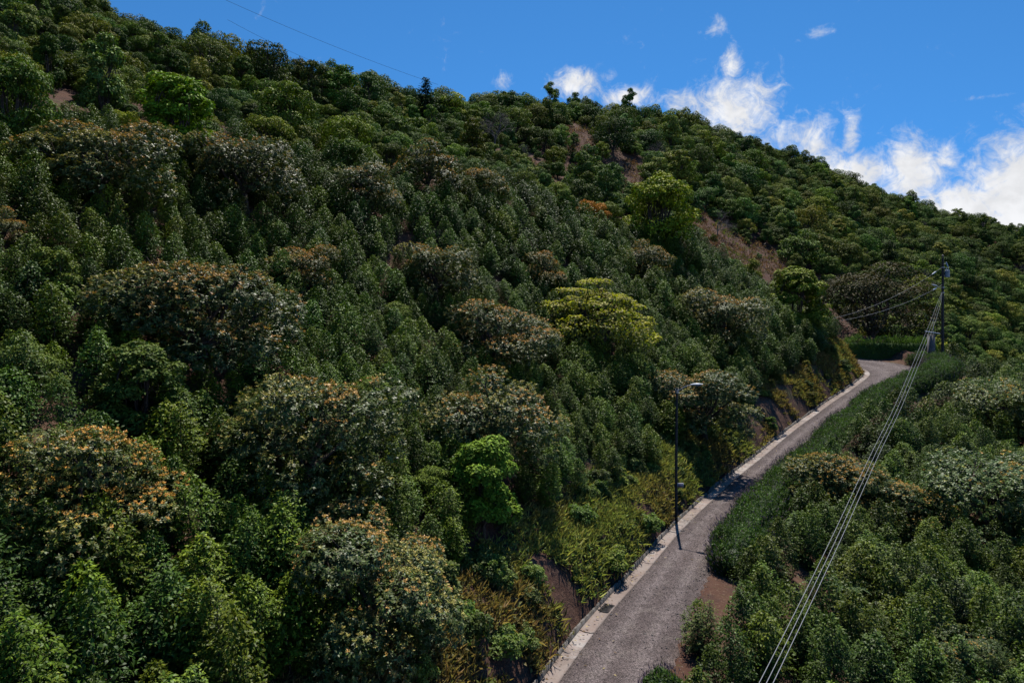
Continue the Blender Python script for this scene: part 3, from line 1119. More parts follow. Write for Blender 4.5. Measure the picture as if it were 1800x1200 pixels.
def landmark(kind, meshes, mat, u, v, wpx, label, color=(1, 1, 1), sz=1.0, ratio=None, name=None, dmin=12, phrase=None, group=None, depth=None, cat='tree', **kw):
    W, H = dim(meshes[0])
    r = (.55 * H * sz / W) if ratio is None else ratio
    d = depth or solve(u, v, wpx, r, dmin)
    if d is None:
        print('no depth for', label)
        return None
    s = wpx * d / FPX / W
    X = (u - 900) / FPX * d
    z = float(ground(np.array([X]), np.array([d]))[0])
    p = put(kind, meshes, mat, (X, d, z), s, W, H, color, label=label, name=name or kind, group=group, sz=sz, cat=cat, **kw)
    p['phrase'] = phrase
    p['lm'] = True
    if kind == 'avocado_tree':
        k_ = random.uniform(.84, 1.0)
        p['xy'] = (k_, 1.92 - k_)
        p['tilt'] = (random.uniform(-.10, .10), random.uniform(-.10, .10))
    print('LM %-60s d=%.1f s=%.2f W=%.1f H=%.1f' % (label[:60], d, s, W * s, H * s * sz))
    return p


BR = (1, 1, 1)
GG = 'avocado trees among the coffee'
for (u, v, w, i, colr, lab, ph) in [
    (178, 305, 240, 0, (1.1, 1.05, 1.0), 'broad grey-glinting avocado tree high on the plantation slope', 'broad grey-glinting avocado tree high on the slope'),
    (432, 318, 195, 1, (1.1, 1, 1), 'avocado tree with rusty top next to the grey-glinting broad one', 'rusty-topped avocado beside the grey-glinting one'),
    (638, 335, 130, 2, (1.15, 1.1, 1.1), 'small silvery avocado tree below the yellow-green tree near the brow', 'small silvery avocado near the brow'),
    (752, 310, 130, 3, (1.15, 1, .9), 'avocado tree with flat orange crown top on the brow of the slope', 'flat orange-topped avocado on the brow'),
    (845, 335, 80, 4, (1.3, 1.1, .8), 'small orange-topped avocado just past the flat-topped one on the brow', 'small orange avocado on the brow'),
    (358, 580, 300, 4, BR, 'wide avocado tree with bronze top amid coffee halfway up the slope', 'wide bronze avocado halfway up the slope'),
    (528, 485, 130, 0, (1.2, 1, .8), 'orange-crested avocado peeping over coffee just above the wide bronze one', 'orange-crested avocado above the wide bronze one'),
    (766, 490, 150, 1, (1.1, 1.05, 1.1), 'pale glinting avocado in the middle of the upper coffee rows', 'pale glinting avocado in the upper rows'),
    (955, 482, 105, 2, (1.25, 1, .75), 'compact avocado with bright orange cap above the yellow layered tree', 'compact orange-capped avocado'),
    (1132, 470, 88, 3, (1.25, 1.1, .8), 'little avocado with orange cap below the big yellow-green tree', 'little avocado below the big yellow-green tree'),
    (872, 600, 200, 2, (1.1, 1, 1), 'round avocado with speckled bronze leaves beside the yellow layered tree', 'speckled bronze avocado beside the yellow tree'),
    (1262, 570, 150, 1, (1.1, 1, .9), 'avocado tree with tan top above the bend end of the bank', 'tan-topped avocado above the bend'),
    (1240, 722, 172, 0, (1.0, 1.05, 1.15), 'blue-grey glossy avocado tree on the bank behind the street lamp', 'glossy avocado behind the street lamp'),
    (855, 760, 240, 3, BR, 'dark avocado with scattered bronze tips uphill from the bright green citrus tree', 'dark bronze-tipped avocado above the citrus tree'),
    (545, 790, 330, 1, BR, 'very wide two-tiered avocado tree with bronze tips low on the slope', 'very wide two-tiered avocado'),
    (150, 875, 340, 2, (1.15, 1.05, .8), 'large orange-flushed avocado in the lower corner away from the road', 'large orange-flushed avocado in the lower corner'),
    (660, 1060, 345, 0, (1.0, 1.05, 1.1), 'big shiny avocado tree with long leaves at the foot of the slope', 'big shiny avocado at the foot of the slope'),
    (2, 415, 90, 3, (1.2, 1, .8), 'avocado tree with brownish top cut off by the picture edge', 'brown-topped avocado at the picture edge'),
    (1478, 868, 170, 4, (1.0, 1.0, .8), 'avocado tree with tan crown just below the lavender hedge', 'tan avocado below the lavender hedge'),
    (1600, 905, 160, 2, (.95, 1.0, .8), 'olive-tipped avocado under the power cables below the road', 'olive avocado under the cables'),
    (1735, 880, 300, 5, (1.0, 1.15, 1.1), 'huge pale-leaved avocado tree on the valley side of the cables', 'huge pale avocado on the valley side'),
    (1745, 720, 190, 5, (1.3, 1.35, .8), 'yellowish-green avocado below the far end of the lavender hedge', 'yellowish avocado below the hedge end'),
    (1690, 1165, 190, 5, (1.0, 1.1, 1.0), 'small dark glossy avocado in the bottom corner on the valley side', 'small glossy avocado in the bottom corner'),
    ]:
    landmark('avocado_tree', AVO[i], M_AVO, u, v, w, lab, colr, phrase=ph, group=GG, ratio=.30, sz=.80 if w > 100 else .9)
Y = (1, 1, 1)
landmark('yellow_green_tree', LAYER, M_SOFT, 1050, 566, 200, 'yellow-green tree with flat feathery layers among dark coffee', color=(.82, .78, .9), phrase='yellow layered tree', ratio=.34)
landmark('broadleaf_tree', MIDT[0], M_FOR, 1157, 372, 128, 'big round yellow-green tree standing on the brow beside the brown clearing', (2.3, 1.95, .6), phrase='big round yellow-green tree', ratio=.5)
landmark('broadleaf_tree', MIDT[1], M_FOR, 1036, 378, 62, 'small red-orange leaved tree on the brow beside the yellow-green tree', (4.4, 1.2, .65), phrase='small red-orange tree', ratio=.4)
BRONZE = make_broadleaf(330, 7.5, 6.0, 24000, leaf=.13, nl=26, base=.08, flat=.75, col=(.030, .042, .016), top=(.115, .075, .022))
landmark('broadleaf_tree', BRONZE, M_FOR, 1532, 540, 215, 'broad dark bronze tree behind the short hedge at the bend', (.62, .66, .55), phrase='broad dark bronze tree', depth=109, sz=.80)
landmark('broadleaf_tree', MIDT[2], M_FOR, 312, 232, 125, 'bright lime-green tree above the grey-glinting avocado', (1.7, 2.0, .6), phrase='bright lime-green tree', ratio=.5, sz=.8)
landmark('broadleaf_tree', MIDT[0], M_FOR, 25, 190, 130, 'tall dark tree with lime-lit rim at the picture edge', (.85, 1.0, .6), phrase='tall dark tree at the picture edge', ratio=.6, sz=1.3)
landmark('broadleaf_tree', MIDT[1], M_FOR, 605, 238, 110, 'yellow-green tree rising above the brow near the silvery avocado', (1.6, 1.5, .5), phrase='yellow-green tree above the brow', ratio=.5)
landmark('broadleaf_tree', MIDT[0], M_FOR, 500, 205, 110, 'olive-topped tree left of the yellow-green one on the upper slope'.replace(' left of', ' beside'), (1.25, 1.25, .6), phrase='olive-topped tree', ratio=.5)
landmark('citrus_tree', MIDT[2], M_FOR, 850, 880, 125, 'bright green citrus tree on the lower slope above the road bank', (1.2, 1.45, .6), phrase='bright green citrus tree', ratio=.5, sz=.85)
landmark('citrus_tree', MIDT[0], M_FOR, 752, 850, 80, 'smaller lime-tipped citrus tree beside the bright green one', (1.05, 1.1, .6), phrase='lime-tipped citrus tree', ratio=.5, sz=.85)
for (u, v, w, i, c, lab, ph) in [
    (28, 640, 140, 1, (1.15, 1.15, .9), 'pale broad-leaved tree at the picture edge beside the coffee', 'pale broad-leaved tree at the picture edge'),
    (250, 725, 135, 2, (.85, .9, .7), 'light green rounded shrub-tree between the two lowest bronze avocados', 'light green rounded shrub-tree'),
    (648, 700, 90, 0, (1.0, 1.1, .6), 'small fresh green tree above the two-tiered avocado', 'small fresh green tree'),
    (1402, 555, 95, 2, (1.5, 1.35, .6), 'yellowish young tree on the slope end above the bend', 'yellowish young tree above the bend'),
    (1105, 640, 80, 1, (.9, 1.0, .7), 'mid green round tree below the yellow layered tree', 'mid green tree below the yellow one'),
    (700, 560, 70, 0, (1.1, 1.1, .6), 'olive green little tree amid the middle coffee rows', 'olive green little tree'),
    (90, 520, 90, 2, (1.15, 1.1, .65), 'olive shrub-tree on the side slope away from the road', 'olive shrub-tree')]:
    landmark('broadleaf_tree', MIDT[i], M_FOR, u, v, w, lab, c, phrase=ph, ratio=.4, sz=.8)
landmark('broadleaf_tree', FOR[5], M_FOR, 438, 92, 30, 'tall slim tree, first of a pair breaking the ridge line', (.7, .8, .8), phrase='tall pair of ridge trees', depth=134)
landmark('broadleaf_tree', FOR[5], M_FOR, 467, 98, 28, 'tall slim tree, second of a pair breaking the ridge line', (.65, .78, .8), depth=134)
landmark('broadleaf_tree', FOR[3], M_FOR, 1078, 240, 72, 'black-green round tree standing over the upper brown clearing', (.42, .5, .6), phrase='black-green round tree', ratio=.45, dmin=120)
landmark('conifer_tree', CON[0], M_FOR, 748, 192, 44, 'dark broad conifer just under the ridge', (.6, .7, .8), phrase='dark conifer under the ridge', ratio=.9, dmin=100, sz=.7)
landmark('broadleaf_tree', FOR[0], M_FOR, 845, 205, 40, 'bright green round tree next to the bare grey tree', (1.2, 1.5, .7), phrase='round tree next to the bare grey one', ratio=.5, dmin=100)
landmark('broadleaf_tree', FOR[1], M_FOR, 1404, 440, 82, 'round grey-green tree at the lower corner of the brown clearing', (1.05, 1.15, 1.0), phrase='round grey-green tree at the clearing corner', ratio=.4, dmin=110)
landmark('broadleaf_tree', FOR[2], M_FOR, 1065, 345, 55, 'deep green tree just uphill of the red-orange tree', (.8, .95, .9), phrase='deep green tree above the red-orange one', ratio=.6, dmin=90)
landmark('broadleaf_tree', FOR[4], M_FOR, 1030, 295, 45, 'leafy tree between two brown slips of bare earth', (.9, 1, .7), phrase='tree between the brown slips', ratio=.5, dmin=100)
landmark('broadleaf_tree', FOR[0], M_FOR, 975, 275, 34, 'yellowish young tree at the edge of the bare slip', (1.8, 1.4, .5), phrase='yellowish young tree by the slip', ratio=.6, dmin=100)
b = landmark('bare_tree', (BARE[0], None), M_BARE, 870, 235, 62, 'leafless pale grey tree on the middle hill', phrase='leafless grey tree', ratio=.6, dmin=100, bare=True)
landmark('bare_tree', (BARE[1], None), M_BARE, 1262, 395, 34, 'thin leafless tree at the wood edge above the clearing', ratio=.6, dmin=100, bare=True)

# clearings of bare earth: world polygons found under the photo's brown patches
def cast(u, v, dmin=60):
    d = np.arange(dmin, 420, .5)
    f = (HOR - v) / FPX * d - ground((u - 900) / FPX * d, d)
    k = np.where(f <= 0)[0]
    k = k[0] if len(k) else -1
    return ((u - 900) / FPX * d[k], d[k])


CLEAR = [[cast(*q, 95) for q in poly] for poly in [
    [(980, 222), (1012, 215), (1055, 245), (1068, 268), (1045, 292), (1000, 275)],
    [(1075, 278), (1115, 282), (1142, 308), (1130, 350), (1075, 350)],
    [(925, 275), (960, 285), (985, 320), (985, 345), (930, 330)],
    [(990, 290), (1010, 290), (1025, 350), (995, 355)],
    [(1208, 345), (1224, 348), (1258, 388), (1325, 424), (1385, 450), (1398, 485), (1385, 505), (1320, 490), (1250, 455), (1208, 425)]]]


def in_poly(x, y, poly):
    c = np.zeros(len(x), bool)
    n = len(poly)
    for i in range(n):
        x1, y1 = poly[i]
        x2, y2 = poly[(i + 1) % n]
        cond = ((y1 > y) != (y2 > y)) & (x < (x2 - x1) * (y - y1) / (y2 - y1 + 1e-9) + x1)
        c ^= cond
    return c


def clear_of(xs, ys, rad, frac=.40):
    ok = np.ones(len(xs), bool)
    for p in PLANTS:
        if p.get('lm'):
            ok &= np.hypot(xs - p['pos'][0], ys - p['pos'][1]) > p['W'] * frac + rad
    return ok


def sees(xs, ys, zs, n=60):
    """whether the line of sight from the camera to each point clears the bare ground"""
    ok = np.ones(len(xs), bool)
    for t in np.linspace(.12, .985, n):
        ok &= ground(xs * t, ys * t) < zs * t + .3
    return ok


# coffee rows along the contour on both sides of the road
a, b = np.meshgrid(np.arange(-75, 75, 1.16), np.arange(-75, 110, 1.52))
a = a + RNG.uniform(-.26, .26, a.shape)
b = b + RNG.uniform(-.24, .24, b.shape)
ca, sa = math.cos(R(32)), math.sin(R(32))
xs = (a * ca - b * sa + 5).ravel()
ys = (a * sa + b * ca + 40).ravel()
brow = 71 + xs * .97 + 4 * vnoise(xs, ys, 9, 21)
zs = ground(xs, ys)
uu_ = 900 + xs / np.maximum(ys, 1) * FPX
vt = HOR - (zs + 2.4) / np.maximum(ys, 1) * FPX
dl, _ = side_of(xs, ys, LQ)
dr, _ = side_of(xs, ys, RQ)
ok = (ys > 11.5) & (uu_ > -160) & (uu_ < 1960) & (vt < 1330)
upper = (dl < -3.5 - .8 * vnoise(xs, ys, 5, 22)) & (ys < brow) & (xs > -45)
lower = (dr > np.where(ys < 31.5, 1.7, 3.3)) & (dl > 0) & (ys < 92) & (xs < 68) & (natural(xs, ys) > -19)
lower &= ~((dr < 6.0) & (ys > 60))
lower &= ~((np.hypot(xs - 8.6, ys - 28.6) < 1.5)) & ~((np.hypot(xs - 7.2, ys - 26.2) < 1.6))
ok &= ~(lower & (RNG.uniform(0, 1, len(ok)) < .36))
ok &= (upper | lower) & clear_of(xs, ys, .25, .13)
ok &= RNG.uniform(0, 1, len(ok)) > .03 + .27 * np.clip((ys - 42) / 28, 0, 1)
xs, ys, zs, up = xs[ok], ys[ok], zs[ok], upper[ok]
vis = sees(xs, ys, zs + 2.2)
xs, ys, zs, up = xs[vis], ys[vis], zs[vis], up[vis]
for x, y, z, isup in zip(xs, ys, zs, up):
    me = COF[RNG.integers(len(COF))]
    W, H = dim(me[0])
    s = RNG.uniform(.74, 1.08) * (1.0 if isup else .95) * (1 + .42 * min(max((y - 42) / 28, 0), 1)) * (1 + .12 * float(vnoise(x, y, 8, 31)))
    hue = RNG.uniform(0, 1)
    t_ = float(vnoise(x, y, 11, 33))
    colr = (.85 + .4 * hue + .15 * t_, .95 + .15 * hue, .6 + .5 * (1 - hue))
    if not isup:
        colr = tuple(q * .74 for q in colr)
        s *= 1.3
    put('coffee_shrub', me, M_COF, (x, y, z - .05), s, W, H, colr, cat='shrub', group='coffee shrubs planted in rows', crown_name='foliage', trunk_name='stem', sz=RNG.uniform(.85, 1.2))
    PLANTS[-1]['tilt'] = (RNG.uniform(-.12, .12), RNG.uniform(-.12, .12))
print('coffee', len(xs))

# woodland beyond the brow
a, b = np.meshgrid(np.arange(-150, 330, 3.1), np.arange(46, 430, 3.1))
xs = (a + RNG.uniform(-1.4, 1.4, a.shape)).ravel()
ys = (b + RNG.uniform(-1.4, 1.4, a.shape)).ravel()
uu_ = 900 + xs / ys * FPX
brow = 71 + xs * .97 + 4 * vnoise(xs, ys, 9, 21)
ok = (uu_ > -200) & (uu_ < 2050) & ((ys > brow - .8) | (xs > 62)) & ~((xs > 20) & (xs < 66) & (ys < 104)) & ~((xs > 44) & (ys < 96))
ok &= clear_of(xs, ys, .6, .38)
keepp = RNG.uniform(0, 1, len(xs)) < np.clip(1.0 - (ys - 150) / 500, .62, 1)
ok &= keepp
xs, ys = xs[ok], ys[ok]
zs = ground(xs, ys)
inc = np.zeros(len(xs), bool)
for poly in CLEAR:
    inc |= in_poly(xs, ys, poly)
inc &= RNG.uniform(0, 1, len(xs)) > .20
inc0 = np.zeros(len(xs), bool)
for poly in CLEAR:
    inc0 |= in_poly(xs, ys, poly)
xs, ys, zs, inc0 = xs[~inc], ys[~inc], zs[~inc], inc0[~inc]
vis = sees(xs, ys, zs + 4.8, 50)
xs, ys, zs, inc0 = xs[vis], ys[vis], zs[vis], inc0[vis]
PAL = [(1.5, 1.25, 1.05), (1.35, 1.35, .7), (.5, .62, .6), (.75, .85, .85), (.9, 1.0, .9), (1.1, 1.15, .8), (1.25, 1.25, .65), (1.0, 1.1, 1.15), (.65, .8, .75), (1.15, 1.0, .9), (.85, 1.1, .7), (1.45, 1.3, .9), (.55, .66, .66)]
for x, y, z, young_ in zip(xs, ys, zs, inc0):
    t_ = float(vnoise(x, y, 30, 41))
    nearclr = x < 60 and y < 150 and y > 95 and -10 < x
    if nearclr:
        k = RNG.choice([0, 2, 4, 7, 7, 7])
    else:
        k = RNG.choice([0, 1, 2, 3, 4, 5, 6], p=[.2, .2, .14, .12, .14, .06, .14])
    if young_:
        k = 7
    near_t = y < 105 and k != 7
    me = MIDT[RNG.integers(3)] if near_t and RNG.uniform() < .85 else FOR[k]
    if y > 130 and y < 230 and x < 40 and RNG.uniform() < .012:
        me = CON[RNG.integers(2)]
    elif y > 110 and RNG.uniform() < .022:
        me = (BARE[RNG.integers(2)], None)
    W, H = dim(me[0])
    s = (.36 + .86 * RNG.beta(1.1, 3.0)) * (.92 if y < 150 else 1.05)
    if near_t:
        s *= .85
    c = np.array(PAL[RNG.integers(len(PAL))]) * (1 + .18 * t_) * RNG.uniform(.75, 1.3)
    if x < 0 and RNG.uniform() < .07:
        c = np.array((1.9, 1.4, .6)) * RNG.uniform(.7, 1)
    if x > 60 and RNG.uniform() < .10:
        c = np.array((1.7, 1.35, 1.15)) * RNG.uniform(.7, 1)
    put('woodland_tree', me, M_FOR if me[1] is not None else M_BARE, (x, y, z - .2), s, W, H, tuple(c), cat='tree', group='trees of the hillside woodland', sz=RNG.uniform(.78, 1.25), name='woodland_tree', bare=me[1] is None)
    PLANTS[-1]['xy'] = (RNG.uniform(.85, 1.18), RNG.uniform(.85, 1.18))
    PLANTS[-1]['tilt'] = (RNG.uniform(-.10, .10), RNG.uniform(-.10, .10))
print('wood', len(xs))

def s_at_y(y):
    return float(np.interp(y, LQ[:215, 1], srun[:215]))


def on_ground(x, y, dz=0.0):
    return float(ground(np.array([x]), np.array([y]))[0]) + dz


# bushes rooted in the earth bank
rng = np.random.default_rng(78)
BUSH = [make_broadleaf(400 + i, w, h, 2600, leaf=.13, base=.05, nl=9, skirt=6, zmin=-.2, col=(.075, .105, .028), top=(.16, .185, .045)) for i, (w, h) in enumerate([(1.5, 1.1), (1.2, 1.4), (1.9, 1.0)])]
BANKB = []
for i in range(96):
    y = rng.uniform(16, 92)
    s_ = s_at_y(y)
    p, n_ = along(s_)
    d = rng.choice([rng.uniform(1.1, 2.0), rng.uniform(2.4, 4.4), rng.uniform(2.4, 4.4)])
    x_, y_ = p[0] - n_[0] * d, p[1] - n_[1] * d
    me = BUSH[rng.integers(3)]
    W, H = dim(me[0])
    c = [(1, 1, 1), (1.2, 1.15, .8), (.75, .95, .7), (.9, 1.0, .8)][rng.integers(4)]
    if y > 62 and rng.uniform() < .55:
        c = (1.35, .95, .6)
    BANKB.append(put('bank_bush', me, M_SOFT, (x_, y_, on_ground(x_, y_, -.06)), rng.uniform(.5, 1.0), W, H, c, cat='bush', group='bushes on the earth bank above the road', crown_name='foliage', trunk_name='stem'))


# ------------------------------------------------------------------ which plants show: a coarse front-to-back count of the picture cells each one fills
ZB = np.zeros((300, 450), bool)
order = sorted(range(len(PLANTS)), key=lambda i: PLANTS[i]['pos'][1])
yy, xx = np.mgrid[0:300, 0:450]
for i in order:
    p = PLANTS[i]
    X, D, Z = p['pos']
    u = (900 + X / D * FPX) / 4
    v = (HOR - (Z + p['H'] * .55) / D * FPX) / 4
    rx = max(p['W'] * .46 / D * FPX / 4, .6)
    ry = max(p['H'] * .46 / D * FPX / 4, .6)
    p['uv'] = (u * 4, v * 4)
    x0, x1, y0, y1 = int(max(u - rx, 0)), int(min(u + rx + 2, 450)), int(max(v - ry, 0)), int(min(v + ry + 2, 300))
    p['vis'] = 0
    if x1 <= x0 or y1 <= y0:
        continue
    m = (((xx[y0:y1, x0:x1] - u) / rx) ** 2 + ((yy[y0:y1, x0:x1] - v) / ry) ** 2) < 1
    p['vis'] = int((m & ~ZB[y0:y1, x0:x1]).sum())
    ZB[y0:y1, x0:x1] |= m


def solo(p):
    root = obj(p['name'], None, loc=(p['pos'][0], p['pos'][1], p['pos'][2] + CAMZ))
    root.empty_display_size = .3
    tl, xy = p.get('tilt', (0, 0)), p.get('xy', (1, 1))
    root.rotation_euler = (tl[0], tl[1], p['rz'])
    root.scale = (p['scale'] * xy[0], p['scale'] * xy[1], p['scale'] * p['sz'])
    root['label'] = p['label']
    root['category'] = p['cat']
    if p['group']:
        root['group'] = p['group']
    if p['bare']:
        obj('branches', p['meshes'][0], p['mat'], root)
        return root
    t = obj(p['tn'], p['meshes'][1], M_BARK, root)
    c = obj(p['cn'], p['meshes'][0], p['mat'], root)
    c.color = (*[float(q) for q in p['color']], 1)
    if p.get('lm') and p['mat'] is M_FOR:
        c.material_slots[0].link = 'OBJECT'
        c.material_slots[0].material = M_FORL
    return root


LMS = [p for p in PLANTS if p.get('lm') and p.get('phrase')]
ORD = ['first', 'second', 'third', 'fourth', 'fifth', 'sixth', 'seventh', 'eighth', 'ninth', 'tenth', 'eleventh', 'twelfth', 'thirteenth', 'fourteenth', 'fifteenth', 'sixteenth', 'seventeenth', 'eighteenth', 'nineteenth', 'twentieth'] + ['twenty-%s' % q for q in ('first', 'second', 'third', 'fourth', 'fifth', 'sixth', 'seventh', 'eighth', 'ninth')]
ORD += ['thirtieth'] + [o_.replace('twenty', 'thirty') for o_ in ORD[-9:]] + ['fortieth'] + [o_.replace('twenty', 'forty') for o_ in ORD[20:29]]


def give_labels(ps, lms, noun):
    """label each plant by its place next to the landmark nearest to it in the picture"""
    groups = {}
    for p in ps:
        u, v = p['uv']
        best = min(lms, key=lambda l: math.hypot(u - l['uv'][0], v - l['uv'][1]))
        du, dv = u - best['uv'][0], v - best['uv'][1]
        onright = best['pos'][0] > 18 and best['pos'][1] < 75 and best['uv'][0] > 1400 and best['uv'][1] > 650
        road = (du < 0) if onright else (du > 0)
        away = 'valleyward' if onright or (best['pos'][1] > 95 and du > 0) else 'hillward'
        sidew = away if best['pos'][1] > 95 or not road else 'roadward'
        if abs(dv) > abs(du) * 1.2:
            w = 'directly above' if dv < 0 else 'directly below'
        elif abs(dv) < abs(du) * .4:
            w = sidew + ' of'
        else:
            w = sidew + (' and above' if dv < 0 else ' and below')
        groups.setdefault((best['phrase'], w), []).append((math.hypot(du, dv), p))
    for (ph, w), L in groups.items():
        L.sort(key=lambda q: q[0])
        for i, (_, p) in enumerate(L):
            p['label'] = '%s %s %s the %s' % (ORD[min(i, len(ORD) - 1)], noun(p), w, ph)


def scatter(name, ps, label, cat, extra_mats=None):
    """the plants past the first 300 of a kind: one object that repeats the same meshes"""
    vars_ = []
    for p in ps:
        if p['meshes'][0].name not in [v[0].name for v in vars_]:
            vars_.append(p['meshes'])
    vid = {v[0].name: i for i, v in enumerate(vars_)}
    n = len(ps)
    me = bpy.data.meshes.new(name)
    me.vertices.add(n)
    me.vertices.foreach_set('co', np.array([(p['pos'][0], p['pos'][1], p['pos'][2] + CAMZ) for p in ps], np.float32).ravel())
    for nm, ty, fld, dat in (('rot', 'FLOAT_VECTOR', 'vector', np.array([(*p.get('tilt', (0, 0)), p['rz']) for p in ps])), ('siz', 'FLOAT_VECTOR', 'vector', np.array([(p['scale'] * p.get('xy', (1, 1))[0], p['scale'] * p.get('xy', (1, 1))[1], p['scale'] * p['sz']) for p in ps])), ('vid', 'INT', 'value', np.array([vid[p['meshes'][0].name] for p in ps]))):
        a_ = me.attributes.new(nm, ty, 'POINT')
        a_.data.foreach_set(fld, dat.astype(np.int32 if ty == 'INT' else np.float32).ravel())
    o = obj(name, me, None, kind='stuff', label=label, category=cat)
    ng = bpy.data.node_groups.new(name, 'GeometryNodeTree')
    ng.interface.new_socket('Geometry', in_out='INPUT', socket_type='NodeSocketGeometry')
    ng.interface.new_socket('Geometry', in_out='OUTPUT', socket_type='NodeSocketGeometry')
    N_ = ng.nodes
    gi, go = N_.new('NodeGroupInput'), N_.new('NodeGroupOutput')
    lib = bpy.data.collections.new(name + '_kinds')
    for i, v in enumerate(vars_):
        for m_ in (v[0],):
            so = bpy.data.objects.new('%s_%02d' % (name, i), m_)
            lib.objects.link(so)
    ci = N_.new('GeometryNodeCollectionInfo')
    ci.inputs['Collection'].default_value = lib
    ci.inputs['Separate Children'].default_value = True
    ci.inputs['Reset Children'].default_value = True
    iop = N_.new('GeometryNodeInstanceOnPoints')
    iop.inputs['Pick Instance'].default_value = True

    def named(nm, ty):
        q = N_.new('GeometryNodeInputNamedAttribute')
        q.data_type = ty
        q.inputs['Name'].default_value = nm
        return q.outputs['Attribute']
    Lk = ng.links
    Lk.new(gi.outputs[0], iop.inputs['Points'])
    Lk.new(ci.outputs[0], iop.inputs['Instance'])
    Lk.new(named('vid', 'INT'), iop.inputs['Instance Index'])
    e2r = N_.new('FunctionNodeEulerToRotation')
    Lk.new(named('rot', 'FLOAT_VECTOR'), e2r.inputs[0])
    Lk.new(e2r.outputs[0], iop.inputs['Rotation'])
    Lk.new(named('siz', 'FLOAT_VECTOR'), iop.inputs['Scale'])
    Lk.new(iop.outputs[0], go.inputs[0])
    md = o.modifiers.new('plants', 'NODES')
    md.node_group = ng
    return o


for kind, nmax, sname, slabel, cat in (('coffee_shrub', 300, 'coffee_rows_foliage', 'dark green coffee shrubs massed between the nearer ones', 'shrubs'), ('woodland_tree', 300, 'woodland_forest', 'distant green woodland covering the hill up to the ridge', 'woodland')):
    allp = sorted([p for p in PLANTS if p['kind'] == kind], key=lambda p: -p['vis'])
    first, rest = allp[:nmax], allp[nmax:]
    if kind == 'coffee_shrub':
        lms = [l for l in LMS if l['pos'][1] < 95]
        give_labels(first, lms, lambda p: 'coffee shrub')
    else:
        lms = [l for l in LMS if l['pos'][1] > 60]
        give_labels(first, lms, lambda p: 'woodland conifer' if p['meshes'] in CON else ('leafless woodland tree' if p['bare'] else 'woodland tree'))
    for v in set(id(p['meshes'][0]) for p in allp):
        pass
    for p in allp:
        if p['meshes'][0] is not None and not p['meshes'][0].materials:
            p['meshes'][0].materials.append(p['mat'])
    for p in first:
        solo(p)
    if rest:
        scatter(sname, rest, slabel, cat)
give_labels(BANKB, [dict(uv=u_, pos=(9, 40, 0), phrase=ph) for u_, ph in (((1192, 800), 'street lamp post'), ((1068, 1066), 'drain grate'), ((1500, 640), 'nose of the bank at the bend'), ((1380, 740), 'bare red scar in the bank'))], lambda p: 'bank bush')
for p in PLANTS:
    if p.get('lm') or p['kind'] == 'bank_bush':
        solo(p)

# ------------------------------------------------------------------ thin mountain air round the whole hillside
g = Geo()
g.box((250, 400, 20), (2200, 2000, 190))
hz_m = bpy.data.materials.new('mountain_air')
hz_m.use_nodes = True
w_ = NT(hz_m.node_tree)
o_ = w_.n('ShaderNodeOutputMaterial')
v_ = w_.n('ShaderNodeVolumePrincipled')
v_.inputs['Color'].default_value = (.80, .88, 1.0, 1)
v_.inputs['Density'].default_value = HAZE
w_.put(o_.inputs['Volume'], v_.outputs[0])
if HAZE > 0:
    obj('haze', g.mesh('haze', tint=False), hz_m, kind='stuff')

